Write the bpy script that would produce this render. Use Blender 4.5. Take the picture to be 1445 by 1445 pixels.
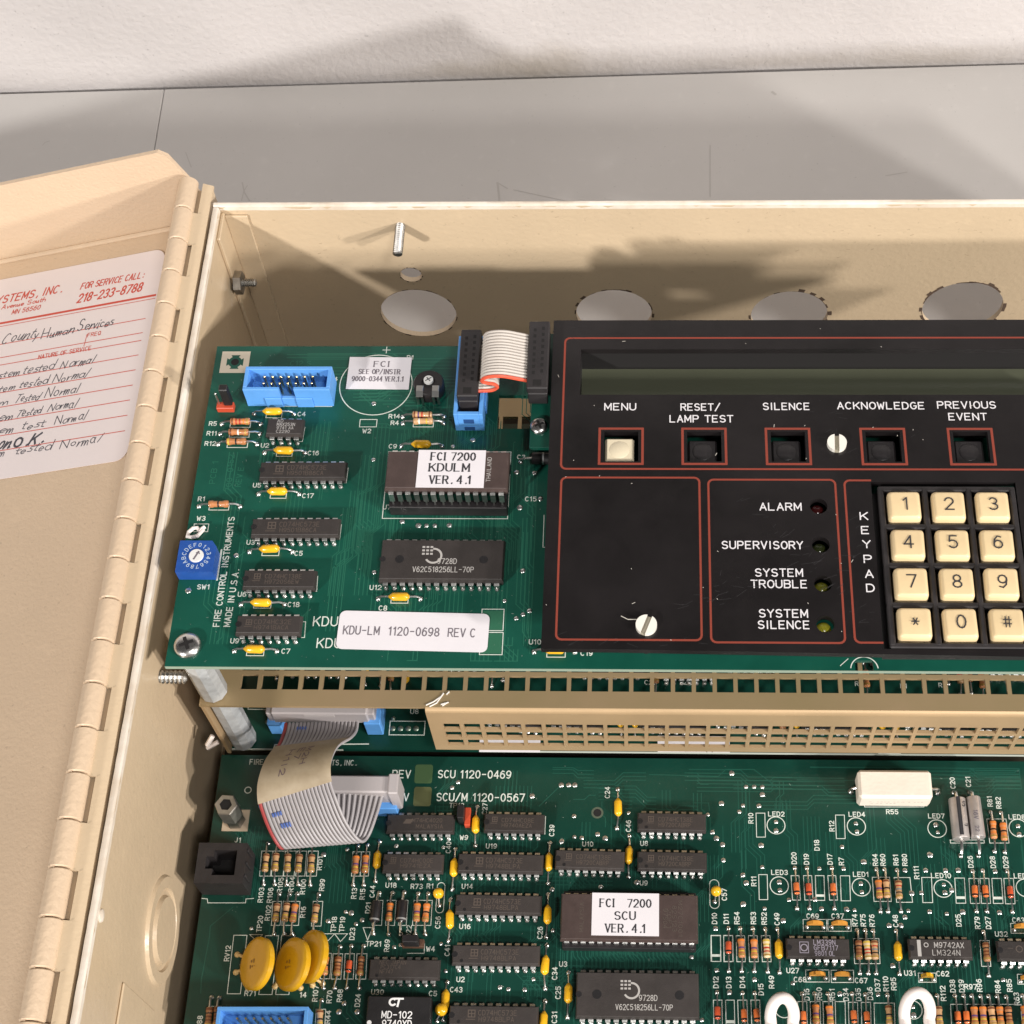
import bpy, math, random
from mathutils import Matrix, Vector
import numpy as np
random.seed(7)
for o in list(bpy.data.objects): bpy.data.objects.remove(o)
SC = bpy.context.scene
COL = SC.collection
MM = 0.001
TABLE = -26.0            # author space is in millimetres, z = 0 on the lower circuit board; the table lies 26 mm below it

# ---------------------------------------------------------------- camera
FPX, PPX, PPY, CAMH, IMG = 2300.907, 829.383, 745.696, 499.105, 1445.0
RIGHT = Vector((0.99931664, 0.02102951, -0.03039774))
DOWN = Vector((0.00313835, -0.86768592, -0.4971029))
FWD = Vector((-0.03682952, 0.4966678, -0.86715897))
cam = bpy.data.cameras.new('camera')
cam.sensor_width = 36.0
cam.lens = 36.0 * FPX / IMG
cam.shift_x = -(PPX - IMG / 2) / IMG
cam.shift_y = (PPY - IMG / 2) / IMG
cam.clip_start = 0.01
cam.clip_end = 50
camo = bpy.data.objects.new('camera', cam)
COL.objects.link(camo)
camo.matrix_world = Matrix(((RIGHT.x, -DOWN.x, -FWD.x, 0), (RIGHT.y, -DOWN.y, -FWD.y, 0),
                            (RIGHT.z, -DOWN.z, -FWD.z, (CAMH - TABLE) * MM), (0, 0, 0, 1)))
SC.camera = camo

# ---------------------------------------------------------------- light
w = bpy.data.worlds.new('World')
SC.world = w
w.use_nodes = True
bg = w.node_tree.nodes['Background']
bg.inputs[0].default_value = (1.0, 0.965, 0.94, 1)
bg.inputs[1].default_value = 0.075
def lamp(name, direction, dist, size, power, col):
    d = Vector(direction).normalized()
    l = bpy.data.lights.new(name, 'AREA')
    l.shape = 'DISK'
    l.size = size
    l.energy = power
    l.color = col
    o = bpy.data.objects.new(name, l)
    COL.objects.link(o)
    tgt = Vector((-0.02, 0.25, 0.06))
    o.location = tgt + d * dist
    o.rotation_euler = (-d).to_track_quat('-Z', 'Y').to_euler()
lamp('room_lamp_right', (20.6, -12.5, 8.9), 2.6, 0.13, 48, (1.0, 0.945, 0.89))
lamp('room_lamp_right_near', (16.0, -12.8, 10.6), 2.5, 0.13, 36, (1.0, 0.945, 0.89))
lamp('room_lamp_left', (-8.5, -12.5, 7.6), 2.6, 0.14, 56, (1.0, 0.96, 0.925))
lamp('ceiling_lamp', (0.35, -0.55, 1.0), 2.4, 0.45, 24, (1.0, 0.96, 0.925))
SC.view_settings.view_transform = 'Standard'
SC.view_settings.look = 'None'
SC.view_settings.exposure = -0.05
SC.view_settings.gamma = 1.0
SC.cycles.max_bounces = 6
SC.cycles.caustics_reflective = False
SC.cycles.caustics_refractive = False

# ---------------------------------------------------------------- points
def ray(u, v):
    return RIGHT * ((u - PPX) / FPX) + DOWN * ((v - PPY) / FPX) + FWD
CAMP = Vector((0, 0, CAMH))
def at(u, v, z=0.0):                   # the point of a level surface that the photograph shows at (u, v)
    d = ray(u, v)
    return CAMP + d * ((z - CAMH) / d.z)
def on_y(u, v, y):
    d = ray(u, v)
    return CAMP + d * (y / d.y)
def on_x(u, v, x):
    d = ray(u, v)
    return CAMP + d * (x / d.x)
REG = {}
for k, (x, y) in dict(a=(230, 480), b=(500, 480), c=(230, 700), d=(500, 700), i=(250, 930), j=(520, 930), k=(800, 930), l=(1145, 930),
                      m=(250, 1145), n=(500, 1145), o=(760, 1145), q=(990, 1145)).items(): REG[k] = (x, y, 300 / 1445)
for k, (x, y) in dict(e=(760, 440), f=(1095, 440), g=(760, 650), h=(1095, 650)).items(): REG[k] = (x, y, 350 / 1445)
REG['r'] = (1195, 1195, 250 / 1445); REG['s'] = (1200, 1060, 245 / 1445); REG['p'] = (640, 470, 160 / 1156); REG['x'] = (0, 0, 1)
def px(reg, x, y):
    ox, oy, s = REG[reg]
    return ox + x * s, oy + y * s
def pt(reg, x, y, z=0.0):
    return at(*px(reg, x, y), z)

# ---------------------------------------------------------------- materials
MATS = {}
def pm(name, col, rough=0.5, metal=0.0, var=0.0, scale=40.0, bump=0.0, bscale=300.0, spec=0.5, col2=None, detail=4.0, rnd=0.0, speck=None, trans=0.0, coat=0.0):
    if name in MATS: return MATS[name]
    m = bpy.data.materials.new(name)
    m.use_nodes = True
    nt = m.node_tree
    b = nt.nodes['Principled BSDF']
    b.inputs['Roughness'].default_value = rough
    b.inputs['Metallic'].default_value = metal
    b.inputs['Specular IOR Level'].default_value = spec
    b.inputs['Coat Weight'].default_value = coat
    if trans: b.inputs['Transmission Weight'].default_value = trans
    b.inputs['Base Color'].default_value = (*col, 1)
    tc = None
    if rnd:
        oi = nt.nodes.new('ShaderNodeObjectInfo')
        rm = nt.nodes.new('ShaderNodeMapRange')
        rm.inputs['To Min'].default_value = 1 - rnd
        rm.inputs['To Max'].default_value = 1 + rnd
        nt.links.new(oi.outputs['Random'], rm.inputs['Value'])
        hs = nt.nodes.new('ShaderNodeHueSaturation')
        hs.inputs['Color'].default_value = (*col, 1)
        nt.links.new(rm.outputs[0], hs.inputs['Value'])
        nt.links.new(hs.outputs[0], b.inputs['Base Color'])
    if var or col2 or bump:
        tc = nt.nodes.new('ShaderNodeTexCoord')
    if var or col2:
        n = nt.nodes.new('ShaderNodeTexNoise')
        n.inputs['Scale'].default_value = scale
        n.inputs['Detail'].default_value = detail
        n.inputs['Roughness'].default_value = 0.65
        nt.links.new(tc.outputs['Object'], n.inputs['Vector'])
        r = nt.nodes.new('ShaderNodeValToRGB')
        r.color_ramp.elements[0].position = 0.3
        r.color_ramp.elements[1].position = 0.7
        c2 = col2 if col2 else tuple(min(1, c * (1 + var)) for c in col)
        c1 = col if col2 else tuple(c * (1 - var) for c in col)
        r.color_ramp.elements[0].color = (*c1, 1)
        r.color_ramp.elements[1].color = (*c2, 1)
        nt.links.new(n.outputs['Fac'], r.inputs[0])
        nt.links.new(r.outputs[0], hs.inputs['Color'] if rnd else b.inputs['Base Color'])
        rr = nt.nodes.new('ShaderNodeMapRange')
        rr.inputs['To Min'].default_value = max(0.02, rough - 0.08)
        rr.inputs['To Max'].default_value = min(1, rough + 0.08)
        nt.links.new(n.outputs['Fac'], rr.inputs['Value'])
        nt.links.new(rr.outputs[0], b.inputs['Roughness'])
    if speck:
        sock = b.inputs['Base Color']; src = sock.links[0].from_socket if sock.links else None
        prevs = src
        for sc_, lo, hi, am, cc in ((650, 0.66, 0.74, speck, tuple(c * 0.35 for c in col)), (6, 0.45, 0.75, speck * 0.35, tuple(c * 0.62 for c in col)), (160, 0.62, 0.72, speck * 0.4, tuple(min(1, c * 1.35) for c in col))):
            ns = nt.nodes.new('ShaderNodeTexNoise'); ns.inputs['Scale'].default_value = sc_; ns.inputs['Detail'].default_value = 5
            nt.links.new(tc.outputs['Object'], ns.inputs['Vector'])
            mr = nt.nodes.new('ShaderNodeMapRange'); mr.inputs['From Min'].default_value = lo; mr.inputs['From Max'].default_value = hi; mr.inputs['To Max'].default_value = am
            nt.links.new(ns.outputs['Fac'], mr.inputs['Value'])
            mx = nt.nodes.new('ShaderNodeMixRGB'); mx.inputs[2].default_value = (*cc, 1)
            nt.links.new(mr.outputs[0], mx.inputs[0])
            if prevs: nt.links.new(prevs, mx.inputs[1])
            else: mx.inputs[1].default_value = (*col, 1)
            prevs = mx.outputs[0]
        nt.links.new(prevs, sock)
    if bump:
        n2 = nt.nodes.new('ShaderNodeTexNoise')
        n2.inputs['Scale'].default_value = bscale
        n2.inputs['Detail'].default_value = 3
        nt.links.new(tc.outputs['Object'], n2.inputs['Vector'])
        bp = nt.nodes.new('ShaderNodeBump')
        bp.inputs['Strength'].default_value = bump
        bp.inputs['Distance'].default_value = 0.001
        nt.links.new(n2.outputs['Fac'], bp.inputs['Height'])
        nt.links.new(bp.outputs[0], b.inputs['Normal'])
    MATS[name] = m
    return m
CREAM = pm('cream_enamel', (0.57, 0.445, 0.30), 0.34, var=0.05, scale=14, bump=0.14, bscale=500, speck=0.28)
CREAM_WORN = pm('worn_cream_edge', (0.58, 0.48, 0.37), 0.45, col2=(0.78, 0.72, 0.64), scale=60)
CREAM_DOOR = pm('cream_door_enamel', (0.61, 0.465, 0.325), 0.40, var=0.04, scale=14, bump=0.24, bscale=800, speck=0.28)
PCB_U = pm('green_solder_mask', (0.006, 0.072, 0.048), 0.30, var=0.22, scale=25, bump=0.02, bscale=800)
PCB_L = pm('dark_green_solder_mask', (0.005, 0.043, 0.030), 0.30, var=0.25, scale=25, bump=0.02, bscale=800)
PCB_EDGE = pm('board_edge', (0.26, 0.33, 0.26), 0.6)
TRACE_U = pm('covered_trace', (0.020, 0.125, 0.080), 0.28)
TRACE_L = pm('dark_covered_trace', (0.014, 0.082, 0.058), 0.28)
SILK = pm('silkscreen_white', (0.62, 0.66, 0.60), 0.7, var=0.12, scale=600)
SILK_DIM = pm('faded_silkscreen', (0.10, 0.20, 0.13), 0.7)
SOLDER = pm('solder', (0.62, 0.62, 0.60), 0.30, metal=0.9, var=0.15, scale=400)
TIN = pm('tinned_lead', (0.66, 0.66, 0.64), 0.28, metal=1.0)
PIN = pm('chip_pin_metal', (0.60, 0.60, 0.58), 0.34, metal=1.0, var=0.2, scale=500, rnd=0.25)
EPOXY = pm('chip_epoxy', (0.034, 0.028, 0.026), 0.55, var=0.2, scale=120, rnd=0.2, bump=0.08, bscale=2500)
EPOXY_BLK = pm('black_epoxy', (0.014, 0.013, 0.014), 0.45, var=0.2, scale=120, bump=0.05, bscale=2500)
CERAMIC = pm('brown_ceramic', (0.060, 0.040, 0.036), 0.5, var=0.15, scale=200, bump=0.06, bscale=2500)
MARK = pm('faint_chip_marking', (0.088, 0.068, 0.056), 0.6)
MARK_W = pm('white_chip_marking', (0.42, 0.40, 0.38), 0.6)
MARK_B = pm('bright_chip_marking', (0.8, 0.8, 0.8), 0.6)
YEL = pm('yellow_capacitor_resin', (0.74, 0.40, 0.015), 0.22, var=0.1, scale=300, coat=0.3, rnd=0.15)
OCHRE = pm('ochre_disc_resin', (0.62, 0.34, 0.012), 0.22, var=0.05, scale=200, coat=0.4)
OCHRE_INK = pm('brown_ink', (0.25, 0.12, 0.02), 0.5)
ORANGE = pm('orange_ceramic_disc', (0.62, 0.27, 0.04), 0.4)
RES = pm('tan_resistor', (0.46, 0.27, 0.13), 0.35, coat=0.3, rnd=0.2)
RES_O = pm('orange_resistor', (0.50, 0.20, 0.075), 0.35, coat=0.3, rnd=0.22)
RES_C = pm('pale_resistor', (0.62, 0.48, 0.28), 0.35, coat=0.3, rnd=0.15)
RES_B = pm('brown_resistor', (0.34, 0.15, 0.06), 0.4, coat=0.2, rnd=0.2)
BAND = {'k': pm('band_black', (0.015, 0.012, 0.012), 0.4), 'n': pm('band_brown', (0.16, 0.05, 0.02), 0.4), 'r': pm('band_red', (0.42, 0.035, 0.02), 0.4),
        'o': pm('band_orange', (0.70, 0.20, 0.03), 0.4), 'y': pm('band_yellow', (0.58, 0.40, 0.05), 0.4), 'v': pm('band_violet', (0.10, 0.05, 0.16), 0.4),
        'g': pm('band_gold', (0.52, 0.33, 0.09), 0.35, metal=0.4), 'w': pm('band_white', (0.7, 0.7, 0.68), 0.4), 's': pm('band_silver', (0.5, 0.5, 0.5), 0.35, metal=0.5),
        'e': pm('band_grey', (0.2, 0.2, 0.2), 0.4)}
GLASS_RED = pm('red_diode_glass', (0.55, 0.085, 0.03), 0.12, coat=0.6)
GLASS_ORG = pm('orange_diode_glass', (0.66, 0.16, 0.04), 0.12, coat=0.6)
BLACK = pm('black_plastic', (0.016, 0.014, 0.015), 0.42, var=0.2, scale=200)
BLACK_MATTE = pm('dull_black_plastic', (0.022, 0.019, 0.020), 0.55, var=0.25, scale=150, bump=0.1, bscale=1500)
HOLE = pm('deep_black', (0.006, 0.005, 0.005), 0.8)
BLUE = pm('light_blue_plastic', (0.115, 0.34, 0.76), 0.38, var=0.06, scale=200)
BLUE_D = pm('deep_blue_plastic', (0.016, 0.075, 0.32), 0.42, var=0.12, scale=300)
REDP = pm('red_plastic', (0.52, 0.07, 0.03), 0.4)
GOLD = pm('gold_pin', (0.85, 0.62, 0.30), 0.25, metal=1.0)
ZINC = pm('zinc_plating', (0.60, 0.59, 0.57), 0.34, metal=1.0, var=0.2, scale=200)
STEEL = pm('bright_steel', (0.66, 0.65, 0.63), 0.28, metal=1.0, var=0.15, scale=300)
DULLSTEEL = pm('dull_steel', (0.34, 0.33, 0.31), 0.45, metal=1.0, var=0.3, scale=200)
NYLON = pm('milky_nylon', (0.50, 0.52, 0.53), 0.32, var=0.25, scale=160, bump=0.25, bscale=500, trans=0.25)
NYLON_W = pm('white_nylon', (0.80, 0.77, 0.70), 0.4)
DICHRO = pm('yellow_chromate_steel', (0.44, 0.335, 0.175), 0.42, metal=0.55, col2=(0.50, 0.36, 0.21), scale=18)
DICHRO2 = pm('tan_chromate_steel', (0.47, 0.33, 0.185), 0.45, metal=0.35, var=0.06, scale=30)
PAPER = pm('label_paper', (0.78, 0.70, 0.69), 0.6, var=0.02, scale=30)
PAPER_W = pm('white_label_paper', (0.72, 0.69, 0.72), 0.55, var=0.02, scale=60)
PEN = pm('pen_ink', (0.06, 0.06, 0.075), 0.6)
INK = pm('black_ink', (0.03, 0.03, 0.035), 0.6)
INK_G = pm('grey_printing', (0.16, 0.14, 0.16), 0.6)
INK_R = pm('red_printing', (0.60, 0.085, 0.055), 0.6)
PANEL = pm('black_panel_acrylic', (0.0105, 0.0088, 0.0092), 0.32, var=0.45, scale=22, bump=0.02, bscale=500, detail=8)
PRED = pm('panel_red_line', (0.24, 0.042, 0.024), 0.55)
PWHITE = pm('panel_white_lettering', (0.72, 0.70, 0.72), 0.6)
LCD = pm('lcd_green', (0.105, 0.113, 0.076), 0.22, var=0.08, scale=15)
KEYC = pm('cream_key_plastic', (0.74, 0.57, 0.33), 0.38, var=0.05, scale=120, rnd=0.05)
KEYM = pm('ivory_key_plastic', (0.66, 0.58, 0.42), 0.40)
WIREW = pm('white_insulation', (0.80, 0.73, 0.69), 0.45)
CEMENT = pm('ceramic_resistor_body', (0.76, 0.68, 0.58), 0.6, var=0.04, scale=200, bump=0.1, bscale=900)
SILVER_CAN = pm('silver_foil_can', (0.46, 0.42, 0.40), 0.38, metal=0.5, var=0.12, scale=200)
RIBBON = pm('grey_ribbon', (0.36, 0.34, 0.35), 0.45)
RIBBON_W = pm('pale_ribbon', (0.52, 0.475, 0.43), 0.45)
RIBBON_R = pm('red_ribbon_edge', (0.70, 0.10, 0.05), 0.4)
RIBBON_B = pm('beige_ribbon', (0.50, 0.42, 0.30), 0.5, col2=(0.33, 0.26, 0.17), scale=75)
RIBBON_DR = pm('dull_red_ribbon_edge', (0.36, 0.06, 0.06), 0.45)
RIBBON_GAP = pm('ribbon_groove', (0.10, 0.09, 0.095), 0.6)
GREYP = pm('grey_plug_plastic', (0.40, 0.37, 0.375), 0.45)
LEDR = pm('dark_red_led', (0.06, 0.006, 0.006), 0.15); LEDG = pm('dark_green_led', (0.035, 0.045, 0.012), 0.15)
LEDO = pm('olive_led', (0.17, 0.17, 0.016), 0.2); LEDY = pm('yellow_led', (0.42, 0.40, 0.03), 0.2)
REVG = pm('pale_green_patch', (0.055, 0.105, 0.045), 0.4)
REVO = pm('olive_patch', (0.095, 0.105, 0.045), 0.4)
DUST = pm('dust_speck', (0.55, 0.52, 0.46), 0.8)

# ---------------------------------------------------------------- objects
W = {}
def M4(loc=(0, 0, 0), rz=0.0, R=None):
    l = Vector((loc[0] * MM, loc[1] * MM, (loc[2] - TABLE) * MM))
    m = Matrix.Rotation(rz, 4, 'Z') if R is None else R.to_4x4()
    return Matrix.Translation(l) @ m
def link(o, parent, wm):
    COL.objects.link(o)
    W[o.name] = wm
    o.matrix_basis = wm
    if parent is not None:
        o.parent = parent
        o.matrix_parent_inverse = W[parent.name].inverted()
    return o
def tag(o, label=None, cat=None, group=None, kind=None):
    if label: o['label'] = label
    if cat: o['category'] = cat
    if group: o['group'] = group
    if kind: o['kind'] = kind
    return o
def thing(name, label, cat, loc=(0, 0, 0), group=None):
    o = bpy.data.objects.new(name, None)
    o.empty_display_size = 0.01
    link(o, None, M4(loc))
    return tag(o, label, cat, group)

ZJ = random.Random(1)
class MB:
    """collects faces in millimetres"""
    def __init__(s): s.v = []; s.f = []; s.m = []; s.mi = 0
    def add(s, vs, fs):
        o = len(s.v)
        s.v += [tuple(p) for p in vs]
        s.f += [tuple(i + o for i in f) for f in fs]
        s.m += [s.mi] * len(fs)
        return s
    def box(s, x0, y0, z0, x1, y1, z1, c=0.0):
        if c <= 0:
            v = [(x0, y0, z0), (x1, y0, z0), (x1, y1, z0), (x0, y1, z0), (x0, y0, z1), (x1, y0, z1), (x1, y1, z1), (x0, y1, z1)]
            return s.add(v, [(0, 3, 2, 1), (4, 5, 6, 7), (0, 1, 5, 4), (1, 2, 6, 5), (2, 3, 7, 6), (3, 0, 4, 7)])
        X = (x0, x1); Y = (y0, y1); Z = (z0, z1); v = []; idx = {}
        for i in (0, 1):
            for j in (0, 1):
                for k in (0, 1):
                    sx, sy, sz = 1 - 2 * i, 1 - 2 * j, 1 - 2 * k
                    for a in range(3):
                        idx[i, j, k, a] = len(v)
                        v.append((X[i] + sx * c * (a != 0), Y[j] + sy * c * (a != 1), Z[k] + sz * c * (a != 2)))
        f = []
        def q(l, flip):
            f.append(tuple(l[::-1]) if flip else tuple(l))
        for i in (0, 1): q([idx[i, 0, 0, 0], idx[i, 1, 0, 0], idx[i, 1, 1, 0], idx[i, 0, 1, 0]], i == 0)
        for j in (0, 1): q([idx[0, j, 0, 1], idx[1, j, 0, 1], idx[1, j, 1, 1], idx[0, j, 1, 1]], j == 1)
        for k in (0, 1): q([idx[0, 0, k, 2], idx[1, 0, k, 2], idx[1, 1, k, 2], idx[0, 1, k, 2]], k == 0)
        for i in (0, 1):
            for j in (0, 1): q([idx[i, j, 0, 0], idx[i, j, 1, 0], idx[i, j, 1, 1], idx[i, j, 0, 1]], (i + j) % 2 == 1)
        for i in (0, 1):
            for k in (0, 1): q([idx[i, 0, k, 0], idx[i, 0, k, 2], idx[i, 1, k, 2], idx[i, 1, k, 0]], (i + k) % 2 == 1)
        for j in (0, 1):
            for k in (0, 1): q([idx[0, j, k, 1], idx[1, j, k, 1], idx[1, j, k, 2], idx[0, j, k, 2]], (j + k) % 2 == 1)
        for i in (0, 1):
            for j in (0, 1):
                for k in (0, 1): q([idx[i, j, k, 0], idx[i, j, k, 1], idx[i, j, k, 2]], (i + j + k) % 2 == 1)
        return s.add(v, f)
    def lathe(s, prof, p0, ax, n=14, cap=True):
        """prof: (distance along axis, radius)"""
        ax = Vector(ax).normalized(); p0 = Vector(p0)
        u = ax.orthogonal().normalized(); w_ = ax.cross(u)
        v = []; f = []
        for t, r in prof:
            for k in range(n):
                a = 2 * math.pi * k / n
                v.append(p0 + ax * t + (u * math.cos(a) + w_ * math.sin(a)) * r)
        for j in range(len(prof) - 1):
            for k in range(n):
                k2 = (k + 1) % n
                f.append((j * n + k, j * n + k2, (j + 1) * n + k2, (j + 1) * n + k))
        if cap:
            f.append(tuple(range(n))[::-1])
            f.append(tuple((len(prof) - 1) * n + k for k in range(n)))
        return s.add(v, f)
    def cyl(s, p0, p1, r, n=12, r2=None):
        d = Vector(p1) - Vector(p0)
        return s.lathe([(0, r), (d.length, r if r2 is None else r2)], p0, d, n)
    def tube(s, pts, r, n=6, cap=True):
        pts = [Vector(p) for p in pts]
        v = []; f = []; u = None
        for i, p in enumerate(pts):
            t = (pts[min(i + 1, len(pts) - 1)] - pts[max(i - 1, 0)]).normalized()
            if u is None: u = t.orthogonal().normalized()
            u = (u - t * u.dot(t)).normalized()
            w_ = t.cross(u)
            for k in range(n):
                a = 2 * math.pi * k / n
                v.append(p + (u * math.cos(a) + w_ * math.sin(a)) * r)
        for j in range(len(pts) - 1):
            for k in range(n):
                k2 = (k + 1) % n
                f.append((j * n + k, j * n + k2, (j + 1) * n + k2, (j + 1) * n + k))
        if cap:
            f.append(tuple(range(n))[::-1]); f.append(tuple((len(pts) - 1) * n + k for k in range(n)))
        return s.add(v, f)
    def prism(s, poly, z0, z1):
        n = len(poly)
        v = [(x, y, z0) for x, y in poly] + [(x, y, z1) for x, y in poly]
        f = [tuple(range(n))[::-1], tuple(range(n, 2 * n))] + [(i, (i + 1) % n, n + (i + 1) % n, n + i) for i in range(n)]
        return s.add(v, f)
    def flat(s, poly, z):
        return s.add([(x, y, z) for x, y in poly], [tuple(range(len(poly)))])
    def disc(s, x, y, z, r, n=12):
        return s.flat([(x + r * math.cos(2 * math.pi * k / n), y + r * math.sin(2 * math.pi * k / n)) for k in range(n)], z)
    def ring(s, x, y, z, r0, r1, n=28, a0=0.0, a1=2 * math.pi):
        for k in range(n):
            a = a0 + (a1 - a0) * k / n; b = a0 + (a1 - a0) * (k + 1) / n
            s.flat([(x + r0 * math.cos(a), y + r0 * math.sin(a)), (x + r1 * math.cos(a), y + r1 * math.sin(a)),
                    (x + r1 * math.cos(b), y + r1 * math.sin(b)), (x + r0 * math.cos(b), y + r0 * math.sin(b))], z)
        return s
    def stroke(s, pts, wd, z, closed=False):
        """a flat mitred ribbon along a 2-D polyline"""
        z += ZJ.uniform(0.0, 0.02)
        P = [Vector((p[0], p[1])) for p in pts]
        if closed: P = P + [P[0]]
        for i in range(len(P) - 1):
            a, b = P[i], P[i + 1]
            d = b - a
            if d.length < 1e-6: continue
            d.normalize()
            nrm = Vector((-d.y, d.x)) * wd / 2
            e = d * wd * 0.42
            a2, b2 = a - e, b + e
            s.add([(a2.x - nrm.x, a2.y - nrm.y, z), (b2.x - nrm.x, b2.y - nrm.y, z), (b2.x + nrm.x, b2.y + nrm.y, z), (a2.x + nrm.x, a2.y + nrm.y, z)], [(0, 1, 2, 3)])
            z += 0.0006
        return s
    def rect(s, x0, y0, x1, y1, wd, z):
        return s.stroke([(x0, y0), (x1, y0), (x1, y1), (x0, y1)], wd, z, True)
    def blob(s, x, y, z, r, h=None, n=8):
        h = h or r * 0.8
        return s.lathe([(0, r), (h * 0.45, r * 0.86), (h * 0.82, r * 0.52), (h, r * 0.12)], (x, y, z), (0, 0, 1), n)
    def mesh(s, name, mats):
        me = bpy.data.meshes.new(name)
        me.from_pydata([(x * MM, y * MM, z * MM) for x, y, z in s.v], [], s.f)
        for m in (mats if isinstance(mats, (list, tuple)) else [mats]): me.materials.append(m)
        if any(s.m): me.polygons.foreach_set('material_index', s.m)
        me.update()
        return me
    def build(s, name, mats, parent=None, loc=(0, 0, 0), rz=0.0, R=None, smooth=False, kind=None):
        me = s.mesh(name, mats)
        if smooth: shade(me)
        return put(name, me, parent, loc, rz, R, kind)
def shade(me, ang=40):
    me.polygons.foreach_set('use_smooth', [True] * len(me.polygons))
    try: me.set_sharp_from_angle(angle=math.radians(ang))
    except Exception: pass
def put(name, me, parent=None, loc=(0, 0, 0), rz=0.0, R=None, kind=None):
    o = bpy.data.objects.new(name, me)
    link(o, parent, M4(loc, rz, R))
    if kind: o['kind'] = kind
    return o

def plate(mb, xs, ys, state, t, f=lambda x, y, z: (x, y, z), n=20):
    """a sheet made of grid cells: 1 solid, 0 open, (cx, cy, r) a round hole; thickness t below z = 0"""
    nx, ny = len(xs) - 1, len(ys) - 1
    g = lambda i, j: state(i, j) if 0 <= i < nx and 0 <= j < ny else 0
    for i in range(nx):
        for j in range(ny):
            c = g(i, j)
            if c == 0: continue
            x0, x1, y0, y1 = xs[i], xs[i + 1], ys[j], ys[j + 1]
            if c == 1:
                mb.add([f(x0, y0, 0), f(x1, y0, 0), f(x1, y1, 0), f(x0, y1, 0)], [(0, 1, 2, 3)])
                mb.add([f(x0, y0, -t), f(x1, y0, -t), f(x1, y1, -t), f(x0, y1, -t)], [(3, 2, 1, 0)])
            else:
                cx, cy, r = c
                sq = []; ci = []
                for k in range(n):
                    a = 2 * math.pi * (k + 0.5) / n
                    dx, dy = math.cos(a), math.sin(a)
                    tx = ((x1 if dx > 0 else x0) - cx) / dx if abs(dx) > 1e-9 else 1e9
                    ty = ((y1 if dy > 0 else y0) - cy) / dy if abs(dy) > 1e-9 else 1e9
                    tt = min(tx, ty)
                    sq.append((cx + dx * tt, cy + dy * tt)); ci.append((cx + dx * r, cy + dy * r))
                cor = {}
                for k in range(n):
                    k2 = (k + 1) % n
                    a, b = sq[k], sq[k2]
                    mid = []
                    if abs(a[0] - b[0]) > 1e-6 and abs(a[1] - b[1]) > 1e-6:
                        mid = [(x1 if max(a[0], b[0]) > x1 - 1e-6 else x0, y1 if max(a[1], b[1]) > y1 - 1e-6 else y0)]
                    poly = [ci[k], a] + mid + [b, ci[k2]]
                    mb.add([f(x, y, 0) for x, y in poly], [tuple(range(len(poly)))])
                    mb.add([f(x, y, -t) for x, y in poly], [tuple(range(len(poly)))[::-1]])
                    mb.add([f(*ci[k], 0), f(*ci[k2], 0), f(*ci[k2], -t), f(*ci[k], -t)], [(0, 1, 2, 3)])
            for di, dj, p, q in ((-1, 0, (x0, y1), (x0, y0)), (1, 0, (x1, y0), (x1, y1)), (0, -1, (x0, y0), (x1, y0)), (0, 1, (x1, y1), (x0, y1))):
                if g(i + di, j + dj) == 0:
                    mb.add([f(*p, 0), f(*p, -t), f(*q, -t), f(*q, 0)], [(0, 1, 2, 3)])
    return mb

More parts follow.
